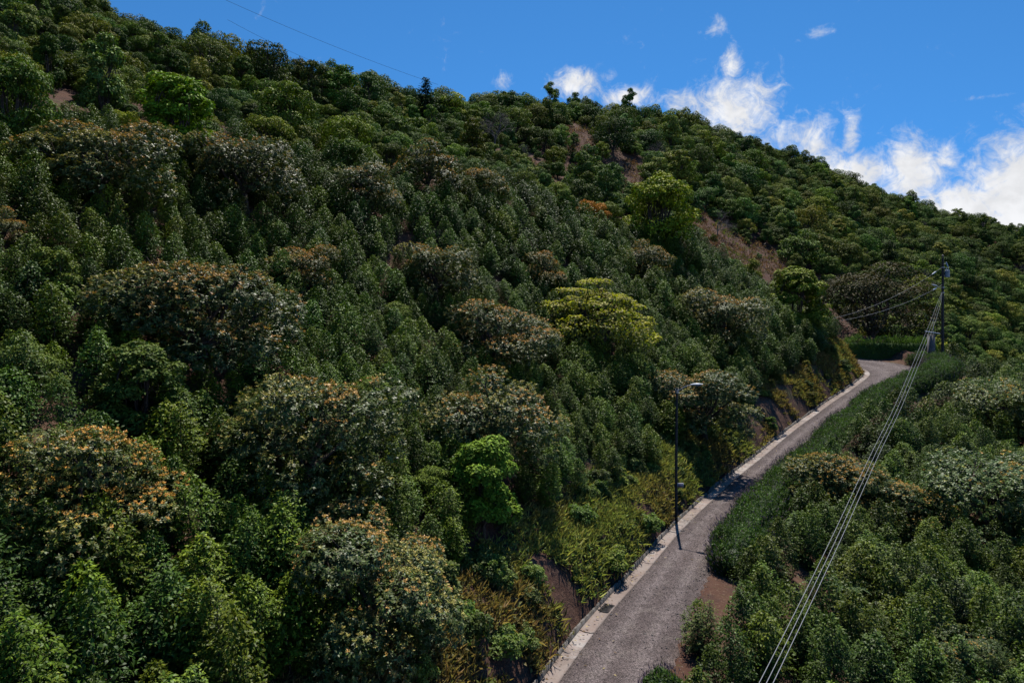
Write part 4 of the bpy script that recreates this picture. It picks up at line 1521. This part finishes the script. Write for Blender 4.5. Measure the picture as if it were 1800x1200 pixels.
# ------------------------------------------------------------------ hedges of lavender along the valley side of the road
def hedge_mesh(path, widths, heights, rng, dens=400, blade=.125, col=(.042, .078, .018), col2=(.085, .138, .034), spikes=42, boxy=.6, lump=1.3):
    """a clipped mound following path; returns foliage and flower-spike meshes (path relative to the camera)"""
    P = np.asarray(path, float)
    s = np.concatenate([[0], np.cumsum(np.linalg.norm(np.diff(P[:, :2], axis=0), axis=1))])
    L = s[-1]
    t = unit(np.gradient(P[:, :2], axis=0))
    nr = np.stack([t[:, 1], -t[:, 0]], 1)

    def at_(q, f):
        return np.stack([np.interp(q, s, f[:, i]) for i in range(f.shape[1])], 1)
    wd, ht = np.asarray(widths, float), np.asarray(heights, float)
    n = int(L * (wd.mean() + 2 * ht.mean()) * dens)
    q = rng.uniform(0, L, n)
    ph = np.radians(rng.uniform(-96, 96, n))
    end = np.clip(np.minimum(q, L - q) / (wd.mean() * .5), 0, 1)
    endf = np.sqrt(np.clip(1 - (1 - end) ** 2, .02, 1))
    c, m_ = at_(q, P), unit(at_(q, nr))
    w_ = np.interp(q, s, wd) * .5 * endf
    h_ = np.interp(q, s, ht) * (.45 + .55 * endf)
    lm = 1 + .17 * vnoise(q, ph * 1.3 + 3, lump, 51) + .20 * vnoise(q, ph * 3 + 9, lump * .30, 52)
    sx, cz_ = np.sin(ph), np.cos(ph)
    ex = np.sign(sx) * np.abs(sx) ** (.75 if boxy < .8 else 1.0) * (1 + (.25 * vnoise(q + 5, ph * 2, .5, 53) if boxy > .8 else 0))
    ez = np.clip(cz_, 0, 1) ** boxy
    B = np.stack([c[:, 0] + m_[:, 0] * ex * w_ * lm, c[:, 1] + m_[:, 1] * ex * w_ * lm, c[:, 2] + CAMZ + ez * h_ * lm * rng.uniform(.82, 1.0, n)], 1)
    N = unit(np.stack([m_[:, 0] * sx, m_[:, 1] * sx, np.clip(cz_, .05, 1)], 1))
    D = unit(N * .55 + np.array([0, 0, .30]) + rng.normal(0, .55, (n, 3)))
    Nn = unit(rng.normal(0, .7, (n, 3)) + N * .6 + np.array([0, 0, .5]))
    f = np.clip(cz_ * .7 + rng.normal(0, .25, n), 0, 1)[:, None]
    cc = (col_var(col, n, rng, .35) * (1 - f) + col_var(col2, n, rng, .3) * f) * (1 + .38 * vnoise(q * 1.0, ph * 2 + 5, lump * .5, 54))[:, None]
    g = Geo()
    g.leaves(B - D * .08, D, Nn, blade * rng.uniform(.6, 1.2, n), .06, cc, .1, .1, simple=True)
    # a solid dark green core, added so that no gaps show through
    k = max(int(L / .4), 6)
    qq = np.linspace(.12, L - .12, k)
    cp, mp = at_(qq, P), unit(at_(qq, nr))
    e2 = np.sqrt(np.clip(1 - (1 - np.clip(np.minimum(qq, L - qq) / (wd.mean() * .5), 0, 1)) ** 2, .05, 1))
    an = np.radians(np.linspace(-92, 92, 9))
    rw, rh = np.interp(qq, s, wd) * .42 * e2, np.interp(qq, s, ht) * .82 * (.4 + .6 * e2)
    V = np.stack([cp[:, None, 0] + mp[:, None, 0] * np.sin(an)[None] * rw[:, None], cp[:, None, 1] + mp[:, None, 1] * np.sin(an)[None] * rw[:, None], cp[:, None, 2] + CAMZ - .1 + np.clip(np.cos(an), 0, 1)[None] ** .6 * rh[:, None]], -1).reshape(-1, 3)
    i0 = (np.arange(k - 1)[:, None] * 9 + np.arange(8)[None]).ravel()
    g.add(V, np.stack([i0, i0 + 1, i0 + 10, i0 + 9], 1), np.array(col) * .8)
    fo = g.mesh('hedge_foliage')
    fl = None
    if spikes:
        n2 = int(L * wd.mean() * 2 * spikes)
        pick = rng.choice(n, min(n2, n), replace=False)
        pick = pick[(ph[pick] < -.75) | (rng.uniform(0, 1, len(pick)) < .16)]
        B2, N2 = B[pick], N[pick]
        D2 = unit(N2 * .55 + np.array([0, 0, .8]) + rng.normal(0, .18, B2.shape))
        g2 = Geo()
        st = B2 + D2 * .10
        g2.leaves(st, D2, unit(rng.normal(0, 1, B2.shape)), rng.uniform(.16, .30, len(B2)), .012, (.09, .12, .06), 0, .02, simple=True)
        for _ in range(2):
            g2.leaves(st + D2 * .17, D2, unit(rng.normal(0, 1, B2.shape)), rng.uniform(.10, .19, len(B2)), .038, col_var((.22, .145, .26), len(B2), rng, .3), .1, .02, simple=True)
        fl = g2.mesh('flower_spikes')
    return fo, fl


def hedge(name, path, wd, ht, label, seed, **kw):
    rng = np.random.default_rng(seed)
    fo, fl = hedge_mesh(path, wd, ht, rng, **kw)
    root = obj(name, None, label=label, category='hedge' if 'hedge' in name else 'bush')
    obj('foliage', fo, M_LAV, root, kind='stuff')
    if fl is not None:
        obj('flower_spikes', fl, M_LAV, root, kind='stuff')
    return root


rs = np.concatenate([[0], np.cumsum(np.linalg.norm(np.diff(RQ[:, :2], axis=0), axis=1))])
rt = unit(np.gradient(RQ[:, :2], axis=0))
rn = np.stack([rt[:, 1], -rt[:, 0]], 1)
ymax = int(np.argmax(RQ[:, 0]))
i0 = int(np.argmin(np.abs(RQ[:ymax, 1] - 33.2)))
i1 = ymax + 9
idx = np.arange(i0, i1, 3)
ff = np.linspace(0, 1, len(idx))
off = 1.2 + .9 * np.clip((ff - .6) / .4, 0, 1)
path = np.stack([RQ[idx, 0] + rn[idx, 0] * off, RQ[idx, 1] + rn[idx, 1] * off, RQ[idx, 2] - .08], 1)
hedge('lavender_hedge', path, 2.6 + 1.7 * np.clip((ff - .6) / .4, 0, 1), 1.55 + .45 * np.clip((ff - .55) / .45, 0, 1), 'long mounded lavender hedge with purple flower spikes edging the gravel road', 61)
# the short hedge that closes the view across the bend
hx = np.linspace(47.5, 60.0, 10)
hy = np.interp(hx, [47.5, 60.0], [98.8, 96.4])
path = np.stack([hx, hy, np.full(10, -9.55)], 1)
hedge('flowering_hedge', path, np.full(10, 2.0), np.full(10, 3.2), 'short bright green hedge running across behind the road bend', 62, col=(.060, .115, .022), col2=(.13, .20, .035), dens=110, blade=.34, spikes=10)
# single bushes by the near verge
z = on_ground(5.2, 23.2, -.1)
path = np.array([[5.2 - .75 + 1.5 * q, 23.2 + .2 * q, z] for q in np.linspace(0, 1, 7)])
hedge('lavender_bush', path, np.full(7, 1.5), np.full(7, .85), 'low lavender cushion at the bottom edge beside the road', 64, dens=330, blade=.2, col=(.055, .10, .04), lump=.6, spikes=70, boxy=.95)
VB = make_coffee(150, H=2.0, W=1.5, leaf=.10, stems=3, col=(.075, .100, .030))
r_ = obj('verge_bush', None, loc=(7.2, 26.3, on_ground(7.2, 26.3) + CAMZ), label='upright pale green bush on bare earth at the near verge of the road', category='bush')
obj('stem', VB[1], M_BARK, r_)
obj('foliage', VB[0], M_SOFT, r_)

# ------------------------------------------------------------------ the earth bank: grasses, herbs and bushes
rng = np.random.default_rng(77)
g = Geo()
n = 9500
sv = rng.uniform(s_at_y(13), srun[-1] - 6, n)
p, n_ = along(sv)
dist = .85 + rng.beta(1.3, 1.6, n) * 3.9
bx_, by_ = p[:, 0] - n_[:, 0] * dist, p[:, 1] - n_[:, 1] * dist
ptc = vnoise(bx_, by_, 2.6, 71) + .6 * vnoise(bx_, by_, 1.0, 72)
keep = ptc > -.60 + .55 * np.clip((by_ - 52) / 12, 0, 1) + .25 * rng.normal(0, 1, n) * .5
bx_, by_, ptc, dist = bx_[keep], by_[keep], ptc[keep], dist[keep]
bz_ = ground(bx_, by_) + CAMZ
tone = vnoise(bx_, by_, 5.0, 73)
for k in range(15):
    m = len(bx_)
    B = np.stack([bx_, by_, bz_ - .03], 1) + rng.normal(0, .13, (m, 3)) * (1, 1, .2)
    lean = -np.stack([np.interp(bx_, LQ[:215, 0], -nrm[:215, 0]), np.interp(bx_, LQ[:215, 0], -nrm[:215, 1]), np.zeros(m)], 1)
    D = unit(np.array([0, 0, 1.0]) + lean * .35 + rng.normal(0, .5, (m, 3)))
    N = unit(rng.normal(0, 1, (m, 3)) + (0, 0, .5))
    green = col_var((.235, .255, .080), m, rng, .4)
    dry = col_var((.24, .175, .075), m, rng, .3)
    rust = col_var((.21, .10, .030), m, rng, .3)
    a_ = np.clip(tone * 1.2 + .55, 0, 1)[:, None]
    c = green * a_ + dry * (1 - a_)
    rr_ = (np.clip((by_ - 64) / 16, 0, .7) * (rng.uniform(0, 1, m) < .4))[:, None]
    c = c * (1 - rr_) + rust * rr_
    if k < 9:
        g.leaves(B, D, N, rng.uniform(.18, .52, m), rng.uniform(.022, .05, m), c, .05, .3, simple=True)
    else:
        g.leaves(B + np.array([0, 0, .10]), unit(D + rng.normal(0, .6, (m, 3))), unit(np.array([0, 0, 1.0]) + rng.normal(0, .5, (m, 3))), rng.uniform(.10, .22, m), rng.uniform(.06, .12, m), c * (.75, .95, .7), .1, .2, simple=True)
obj('bank_grass', g.mesh('bank_grass'), M_GRASS, kind='stuff', label='rough yellow-green grass and dry herbs clothing the earth bank', category='grass')
# weeds on the valley-side verge and fill slope
g = Geo()
n = 1500
k_ = rng.integers(10, ymax + 6, n)
o_ = rng.uniform(.1, 6.5, n)
wx, wy = RQ[k_, 0] + rn[k_, 0] * o_, RQ[k_, 1] + rn[k_, 1] * o_
keep = vnoise(wx, wy, 1.7, 75) + .35 * rng.normal(0, 1, n) > .25
wx, wy = wx[keep], wy[keep]
wz = ground(wx, wy) + CAMZ
for k in range(10):
    m = len(wx)
    B = np.stack([wx, wy, wz - .02], 1) + rng.normal(0, .12, (m, 3)) * (1, 1, .1)
    g.leaves(B, unit(np.array([0, 0, 1.0]) + rng.normal(0, .7, (m, 3))), unit(rng.normal(0, 1, (m, 3)) + (0, 0, .6)), rng.uniform(.08, .25, m), rng.uniform(.02, .06, m), np.where(rng.uniform(0, 1, (m, 1)) < .5, col_var((.10, .13, .03), m, rng), col_var((.20, .14, .075), m, rng)), .05, .3, simple=True)
obj('verge_weeds', g.mesh('verge_weeds'), M_GRASS, kind='stuff', label='sparse weeds and straw on the bare earth below the road', category='weeds')
# dry brush and stubble on the cleared slips of the middle hill
g = Geo()
cx, cy = [], []
for poly in CLEAR:
    pa = np.array(poly)
    n = int(np.ptp(pa[:, 0]) * np.ptp(pa[:, 1]) * 2.6)
    tx_, ty_ = rng.uniform(pa[:, 0].min(), pa[:, 0].max(), n), rng.uniform(pa[:, 1].min(), pa[:, 1].max(), n)
    k = in_poly(tx_, ty_, poly) & (vnoise(tx_ * .6, ty_ * 2.2, 2.4, 91) + .4 * rng.normal(0, 1, n) > -.1)
    cx.append(tx_[k])
    cy.append(ty_[k])
cx, cy = np.concatenate(cx), np.concatenate(cy)
czz = ground(cx, cy) + CAMZ
tone = vnoise(cx, cy, 4.0, 92)[:, None]
for k in range(8):
    m = len(cx)
    B = np.stack([cx, cy, czz - .05], 1) + rng.normal(0, .3, (m, 3)) * (1, 1, .1)
    c = np.where(tone + rng.normal(0, .4, (m, 1)) > .55, col_var((.10, .12, .035), m, rng), np.where(rng.uniform(0, 1, (m, 1)) < .5, col_var((.19, .125, .085), m, rng), col_var((.12, .062, .044), m, rng)))
    g.leaves(B, unit(np.array([0, 0, .8]) + rng.normal(0, .7, (m, 3))), unit(rng.normal(0, 1, (m, 3)) + (0, 0, .8)), rng.uniform(.25, .85, m), rng.uniform(.06, .18, m), c, .05, .35, simple=True)
obj('clearing_brush_litter', g.mesh('clearing_brush_litter'), M_GRASS, kind='stuff', label='dry brown brush and stubble on the cleared slips of the middle hill', category='brush')
# fallen leaves and loose stones on the road
g = Geo()
n = 420
k_ = rng.integers(20, 200, n)
f_ = np.where(rng.uniform(0, 1, n) < .84, rng.beta(.4, 4.5, n) - .14, rng.uniform(0, 1, n))
lx = LQ[k_, 0] * (1 - f_) + RQ[k_, 0] * f_
ly = LQ[k_, 1] * (1 - f_) + RQ[k_, 1] * f_
lz = LQ[k_, 2] * (1 - f_) + RQ[k_, 2] * f_ + CAMZ + .075
a_ = rng.uniform(0, 6.28, n)
g.leaves(np.stack([lx, ly, lz], 1), np.stack([np.cos(a_), np.sin(a_), np.full(n, .1)], 1), np.tile([0, 0, 1.0], (n, 1)) + rng.normal(0, .2, (n, 3)), rng.uniform(.07, .17, n), rng.uniform(.04, .08, n), np.where(rng.uniform(0, 1, (n, 1)) < .4, [(.42, .33, .16)], [(.16, .10, .05)]), .2, .1)
obj('fallen_leaves', g.mesh('fallen_leaves'), M_GRASS, kind='stuff', label='a few dry leaves scattered on the gravel road', category='leaves')
g = Geo()
n = 4200
k_ = rng.integers(10, 200, n)
f_ = np.where(rng.uniform(0, 1, n) < .55, 1 - rng.beta(.5, 3.0, n) * .7 + .12, rng.uniform(0.02, 1, n))
lx = LQ[k_, 0] * (1 - f_) + RQ[k_, 0] * f_ + rng.uniform(-.2, .2, n)
ly = LQ[k_, 1] * (1 - f_) + RQ[k_, 1] * f_ + rng.uniform(-.2, .2, n)
lz = LQ[k_, 2] * (1 - f_) + RQ[k_, 2] * f_ + CAMZ + .045 - .08 * np.clip(f_ - .9, 0, 1) * 10 * .5
oc = np.array([[1, 0, 0], [-1, 0, 0], [0, 1, 0], [0, -1, 0], [0, 0, 1], [0, 0, -1]], float)
of = np.array([[0, 2, 4], [2, 1, 4], [1, 3, 4], [3, 0, 4], [2, 0, 5], [1, 2, 5], [3, 1, 5], [0, 3, 5]])
V = oc[None] * rng.uniform(.6, 1.3, (n, 6, 1)) * rng.uniform(.010, .036, (n, 1, 1)) * np.array([1.2, 1.2, .8]) + np.stack([lx, ly, lz], 1)[:, None]
F = (np.arange(n)[:, None, None] * 6 + of[None]).reshape(-1, 3)
g.add(V.reshape(-1, 3), F, np.repeat(col_var((.24, .205, .195), n, rng, .4), 6, 0))
M_STONE = leaf_mat('stone', .85, .2, 0.0, var=0, gain=1.0)
obj('loose_gravel', g.mesh('loose_gravel'), M_STONE, kind='stuff', label='loose grey stones lying on the gravel road', category='gravel')

# ferns among the coffee below the road and on the slope
for (u, v, d, lab) in [(1488, 1015, 31, 'feathery pale fern under the cables, upper of three below the road'), (1545, 1070, 29, 'feathery pale fern under the cables, middle of three below the road'), (1515, 1105, 27.5, 'feathery pale fern under the cables, lowest of three below the road'), (308, 742, 27, 'pale feathery fern poking through coffee above the two-tiered avocado')]:
    X, Y_, Z = px(u, v, d)
    gz = on_ground(X, Y_)
    z0 = max(Z - .5, gz)
    r_ = obj('fern_plant', None, loc=(X, Y_, gz + CAMZ), label=lab, category='fern')
    gs = Geo()
    gs.tube([(0, 0, -.2), (.04, .02, (z0 - gz) * .6), (0, 0, z0 - gz + .05)], [.06, .05, .04], 6)
    obj('stem', gs.mesh('fern_stem'), M_BARK, r_)
    f_ = obj('fronds', FERN[int(u) % 2], M_SOFT, r_, loc=(0, 0, z0 - gz))

# ------------------------------------------------------------------ street lamp by the gutter
LP = np.array([9.72, 40.4])
lz = on_ground(LP[0], LP[1]) + CAMZ
HT = CAMZ - 165 / FPX * 40.4 - lz
lamp = obj('street_lamp', None, loc=(LP[0], LP[1], lz), label='dark street lamp post with white lantern standing at the gutter', category='street lamp')
g = Geo()
g.tube([(0, 0, -.5), (0, 0, HT * .5), (.04, 0, HT)], [.095, .082, .066], 12)
obj('pole', g.mesh('lamp_pole', smooth=False), M_POLE, lamp)
pp, nn_ = along(s_at_y(40.4))
dx, dy = float(nn_[0]) * .93 + .07, float(nn_[1]) * .6
q = math.hypot(dx, dy)
dx, dy = dx / q, dy / q
g = Geo()
t_ = np.linspace(0, 1, 7)
g.tube(np.stack([.04 + dx * .88 * t_, dy * .88 * t_, HT - .22 + .42 * np.sin(t_ * 1.4)], 1), .028, 8)
arm = obj('arm', g.mesh('lamp_arm'), M_STEEL, lamp)
g = Geo()
g.tube([(.04, 0, HT - .34), (.04, 0, HT - .10)], .105, 10)
obj('bracket', g.mesh('lamp_bracket'), M_STEEL, arm)


def lantern(name, base, dx, dy, L, parent, tilt=.10):
    """cobra-head luminaire: a flattened shell with a lens below"""
    g, g2 = Geo(), Geo()
    a_ = np.array([dx, dy, tilt])
    a_ = a_ / np.linalg.norm(a_)
    b_ = np.cross([0, 0, 1.0], a_)
    c_ = np.cross(a_, b_)
    ns, nc = 10, 12
    t = np.linspace(0, 1, ns)
    w_ = L * .20 * np.sin(np.clip(.18 + t * 1.02, 0, 1.12) * np.pi / 1.22) ** .8
    an = np.arange(nc) * 2 * np.pi / nc
    V = np.array(base) + a_ * (t * L)[:, None, None] + (b_ * np.cos(an)[:, None])[None] * w_[:, None, None] + (c_ * (np.where(np.sin(an) > 0, np.sin(an) * .62, np.sin(an) * .30))[:, None])[None] * w_[:, None, None]
    i_ = np.arange(ns - 1)[:, None] * nc
    j_ = np.arange(nc)[None]
    k_ = (j_ + 1) % nc
    g.add(V.reshape(-1, 3), np.stack([i_ + j_, i_ + k_, i_ + nc + k_, i_ + nc + j_], -1).reshape(-1, 4))
    for e in (0, ns - 1):
        g.add(np.vstack([V[e], V[e].mean(0)]), np.stack([np.arange(nc), (np.arange(nc) + 1) % nc, np.full(nc, nc)], 1))
    h_ = obj('lantern', g.mesh(name, smooth=True), M_WHITE, parent)
    cc = np.array(base) + a_ * L * .58 - c_ * L * .055
    an = np.arange(12) * 2 * np.pi / 12
    for k, (r_, dz) in enumerate(((1.0, 0), (.6, -.035))):
        pass
    ring0 = cc + (a_ * np.cos(an)[:, None] * .26 + b_ * np.sin(an)[:, None] * .13) * L
    ring1 = cc - c_ * .06 * L * 1.0 + (a_ * np.cos(an)[:, None] * .17 + b_ * np.sin(an)[:, None] * .085) * L
    V2 = np.vstack([ring0, ring1, [cc - c_ * .075 * L]])
    j = np.arange(12)
    g2.add(V2, np.stack([j, (j + 1) % 12, 12 + (j + 1) % 12, 12 + j], 1))
    g2.add(V2[12:], np.stack([j, (j + 1) % 12, np.full(12, 12)], 1))
    obj('lens', g2.mesh(name + '_lens', smooth=True), M_LENS, h_)
    return h_


lantern('lamp_lantern', (.04 + dx * .80, dy * .80, HT + .20), dx, dy, .70, lamp)
# notice plate on the post
sg = obj('notice_plate', None, loc=(LP[0] + .22, LP[1] - .125, CAMZ - (852 - HOR) / FPX * 40.3), label='small white notice plate with dark reddish lines fixed to the lamp post', category='sign')
g = Geo()
g.box((0, 0, 0), (.36, .012, .25))
obj('plate', g.mesh('plate'), M_SIGN, sg)
g = Geo()
g.box((0, -.009, .055), (.30, .004, .035))
gm_ = g.mesh('print_line')
for dz in (0, -.075, -.13):
    obj('print_line', gm_, M_INK, sg, loc=(0, 0, dz))

# ------------------------------------------------------------------ utility pole at the bend
PD = 91.0
UX = (1657 - 900) / FPX * PD
uz = on_ground(UX, PD) + CAMZ
UT = CAMZ + (HOR - 453) / FPX * PD - uz


def pz(v):
    """height above the pole's foot of the photo row v at the pole's distance"""
    return CAMZ + (HOR - v) / FPX * PD - uz


def pxm(u):
    return (u - 900) / FPX * PD - UX


up_ = obj('utility_pole', None, loc=(UX, PD, uz), label='tall dark wooden utility pole behind the hedge at the road bend', category='utility pole')
g = Geo()
g.tube([(0, 0, -.8), (0, 0, UT * .5), (.03, 0, UT)], [.185, .16, .13], 12)
obj('pole', g.mesh('utility_shaft'), M_POLE, up_)
g = Geo()
g.lathe([(0, .28), (.09, .27), (.16, .22), (.10, .18), (.17, .12), (.10, .08), (.17, .02), (.05, -.02), (.05, -.2)], (0, 0, UT + .12), 12)
obj('insulator', g.mesh('pin_insulator', smooth=True), plain_mat('brown_porcelain', (.42, .30, .24), .3, scale=4, col2=(.36, .25, .2)), up_)
g = Geo()
zc = pz(478)
g.lathe([(0, .52), (.20, .50), (.30, .46), (.31, .42), (.30, .40), (.30, -.40), (.28, -.46), (0, -.48)], (.55, -.1, zc - .25), 16)
tr_ = obj('transformer', g.mesh('transformer_can', smooth=False), plain_mat('grey_tank', (.50, .54, .58), .45, scale=3, col2=(.42, .46, .5)), up_)
g = Geo()
for q in (-.14, .14):
    g.lathe([(0, .30), (.035, .29), (.07, .24), (.04, .2), (.07, .15), (.04, .1), (.07, .05), (.04, 0)], (.55 + q, -.1, zc + .26), 8)
obj('bushing', g.mesh('transformer_bushing', smooth=True), M_WHITE, tr_)
g = Geo()
g.box((.22, -.05, zc - .05), (.34, .10, .08))
g.box((.22, -.05, zc - .5), (.34, .10, .08))
obj('bracket', g.mesh('transformer_bracket'), M_STEEL, tr_)
g = Geo()
g.tube([(.10, 0, pz(463) - .1), (.42, -.12, pz(463))], .03, 6)
g.tube([(.40, -.1, pz(463) + .18), (.62, -.15, pz(468) - .1)], .075, 8)
obj('cutout_fuse', g.mesh('cutout_fuse'), M_WHITE, up_)
g = Geo()
t_ = np.linspace(0, 1, 6)
g.tube(np.stack([-.05 - 1.0 * t_, -.25 * t_, pz(508) + .28 * t_ ** .7], 1), .035, 8)
obj('lamp_arm', g.mesh('utility_lamp_arm'), M_STEEL, up_)
lantern('utility_lantern', (-.85, -.22, pz(503.5)), -1, -.3, 1.05, up_, .28)
g = Geo()
for zz in (pz(470), pz(505), pz(514)):
    g.tube([(0, 0, zz - .07), (0, 0, zz + .07)], .225, 12, cap=False)
obj('clamp_band', g.mesh('clamp_bands'), M_STEEL, up_, kind='stuff')

# block pillar with a service mast beside it
BX = (1637 - 900) / FPX * 90.2
bz0 = on_ground(BX, 90.2) + CAMZ
bt = CAMZ - (589 - HOR) / FPX * 90.2
pil = obj('meter_pillar', None, loc=(BX, 90.2, bz0), label='grey block pillar with thin white crossbar half hidden behind the lavender hedge', category='pillar')
g = Geo()
g.box((0, 0, (bt - bz0) / 2 - .2), (.7, .6, bt - bz0 + .4))
obj('shaft', g.mesh('pillar_shaft'), M_HUT, pil)
g = Geo()
g.box((0, 0, bt - bz0 + .042), (.82, .72, .08))
obj('cap', g.mesh('pillar_cap'), M_HUT, pil)
g = Geo()
g.tube([(.25, 0, bt - bz0 - .1), (.25, 0, CAMZ - (564 - HOR) / FPX * 90.2 - bz0)], .03, 6)
obj('mast', g.mesh('service_mast'), M_STEEL, pil)
g = Geo()
g.tube([(-1.05, -.4, bt - bz0 + .55), (.9, -.4, bt - bz0 + .22)], .055, 8)
g.tube([(.25, -.42, bt - bz0 + .3), (.25, .02, bt - bz0 + .3)], .03, 6)
obj('crossbar', g.mesh('crossbar'), M_WHITE, pil)

# ------------------------------------------------------------------ cables and wires
def wire(name, pts, r, mat, label, sides=6, n=60, cat='cable'):
    P = np.array(pts, float)
    s_ = np.concatenate([[0], np.cumsum(np.linalg.norm(np.diff(P, axis=0), axis=1))])
    q = np.linspace(0, s_[-1], n)
    Q = np.stack([np.interp(q, s_, P[:, i]) for i in range(3)], 1)
    for _ in range(6):
        Q[1:-1] = Q[1:-1] * .5 + (Q[:-2] + Q[2:]) * .25
    g = Geo()
    g.tube(Q + np.array([0, 0, CAMZ]), r, sides)
    return obj(name, g.mesh(name, smooth=True), mat, label=label, category=cat)


base = []
for (u, v) in [(1610, 640), (1577, 720), (1557, 760), (1537, 800), (1507, 866), (1477, 933), (1445, 1000), (1413, 1067), (1380, 1133), (1350, 1197)]:
    t_ = (u - 900) / FPX
    Yc = 3.795 / (.6727 - t_)
    base.append((t_ * Yc, Yc, (HOR - v) / FPX * Yc))
zt = (HOR - 514) / FPX * 91
ctl = [(UX - .1, PD, zt)] + [(4.95 + .6727 * (y - 13), y, None) for y in (80, 70, 60)]
zz = np.interp([80, 70, 60], [46.9, 55, 70, 91], [-4.85, -4.1, -2.5, zt])
full = [(UX - .1, PD, zt)] + [(4.95 + .6727 * (y - 13), y, z) for y, z in zip((80, 70, 60), zz)] + base
lx_, ly_, lz_ = full[-1]
full += [(lx_ - .6727 * 6, ly_ - 6, lz_ - .1), (lx_ - .6727 * 22, ly_ - 22, lz_ + .4)]
for k, (o, dz, lab) in enumerate([(-.10, .03, 'pale overhead power cable, the one of three hanging closest to the road'), (0.0, .0, 'pale overhead power cable, the middle one of three'), (.11, .02, 'pale overhead power cable, the one of three on the valley side')]):
    pts = []
    for i, q in enumerate(full):
        sp_ = 1.0 + .9 * min(max((q[1] - 15) / 40, 0), 1)
        sp_ *= np.clip((PD - q[1]) / 12, .15, 1)
        pts.append((q[0] + o * sp_ * .83, q[1] - o * sp_ * .56, q[2] + dz * sp_))
    wire('power_cable', pts, .0082, M_CABLE, lab, n=90)


def strung(name, a_, b_, sag, r, mat, label, ins=None, cat='wire', n=30):
    A, B = np.array(a_), np.array(b_)
    t = np.linspace(0, 1, n)[:, None]
    Q = A + (B - A) * t - np.array([0, 0, 1.0]) * sag * 4 * t * (1 - t)
    g = Geo()
    g.tube(Q + np.array([0, 0, CAMZ]), r, 5)
    if ins is None:
        return obj(name, g.mesh(name, smooth=True), mat, label=label, category=cat)
    root = obj(name, None, label=label, category=cat)
    obj('strand', g.mesh(name, smooth=True), mat, root)
    g = Geo()
    i_ = int(ins * (n - 1))
    g.tube(Q[i_:i_ + 2] + np.array([0, 0, CAMZ]), .085, 8)
    obj('strain_insulator', g.mesh('strain_insulator'), M_WHITE, root)
    return root


strung('service_wire', (UX, PD, (HOR - 469) / FPX * PD), px(1465, 559, 84), .9, .015, M_CABLE, 'upper of two pale wires running from the utility pole behind the bronze tree front', .1)
strung('service_wire', (UX, PD, (HOR - 500) / FPX * PD), px(1478, 563, 82), .7, .015, M_CABLE, 'lower of two pale wires running from the utility pole towards the bank', .1)
strung('service_wire', (UX, PD, (HOR - 505) / FPX * PD), px(1730, 538, 108), .4, .02, M_DARKW, 'thin dark wire running from the utility pole down into the valley')
strung('ridge_wire', px(330, -30, 118), px(770, 149, 158), .8, .026, M_DARKW, 'faint upper wire crossing the sky down to the ridge')
strung('ridge_wire', px(400, 35, 122), px(650, 146, 150), .8, .022, M_DARKW, 'fainter lower wire crossing the sky close above the ridge')
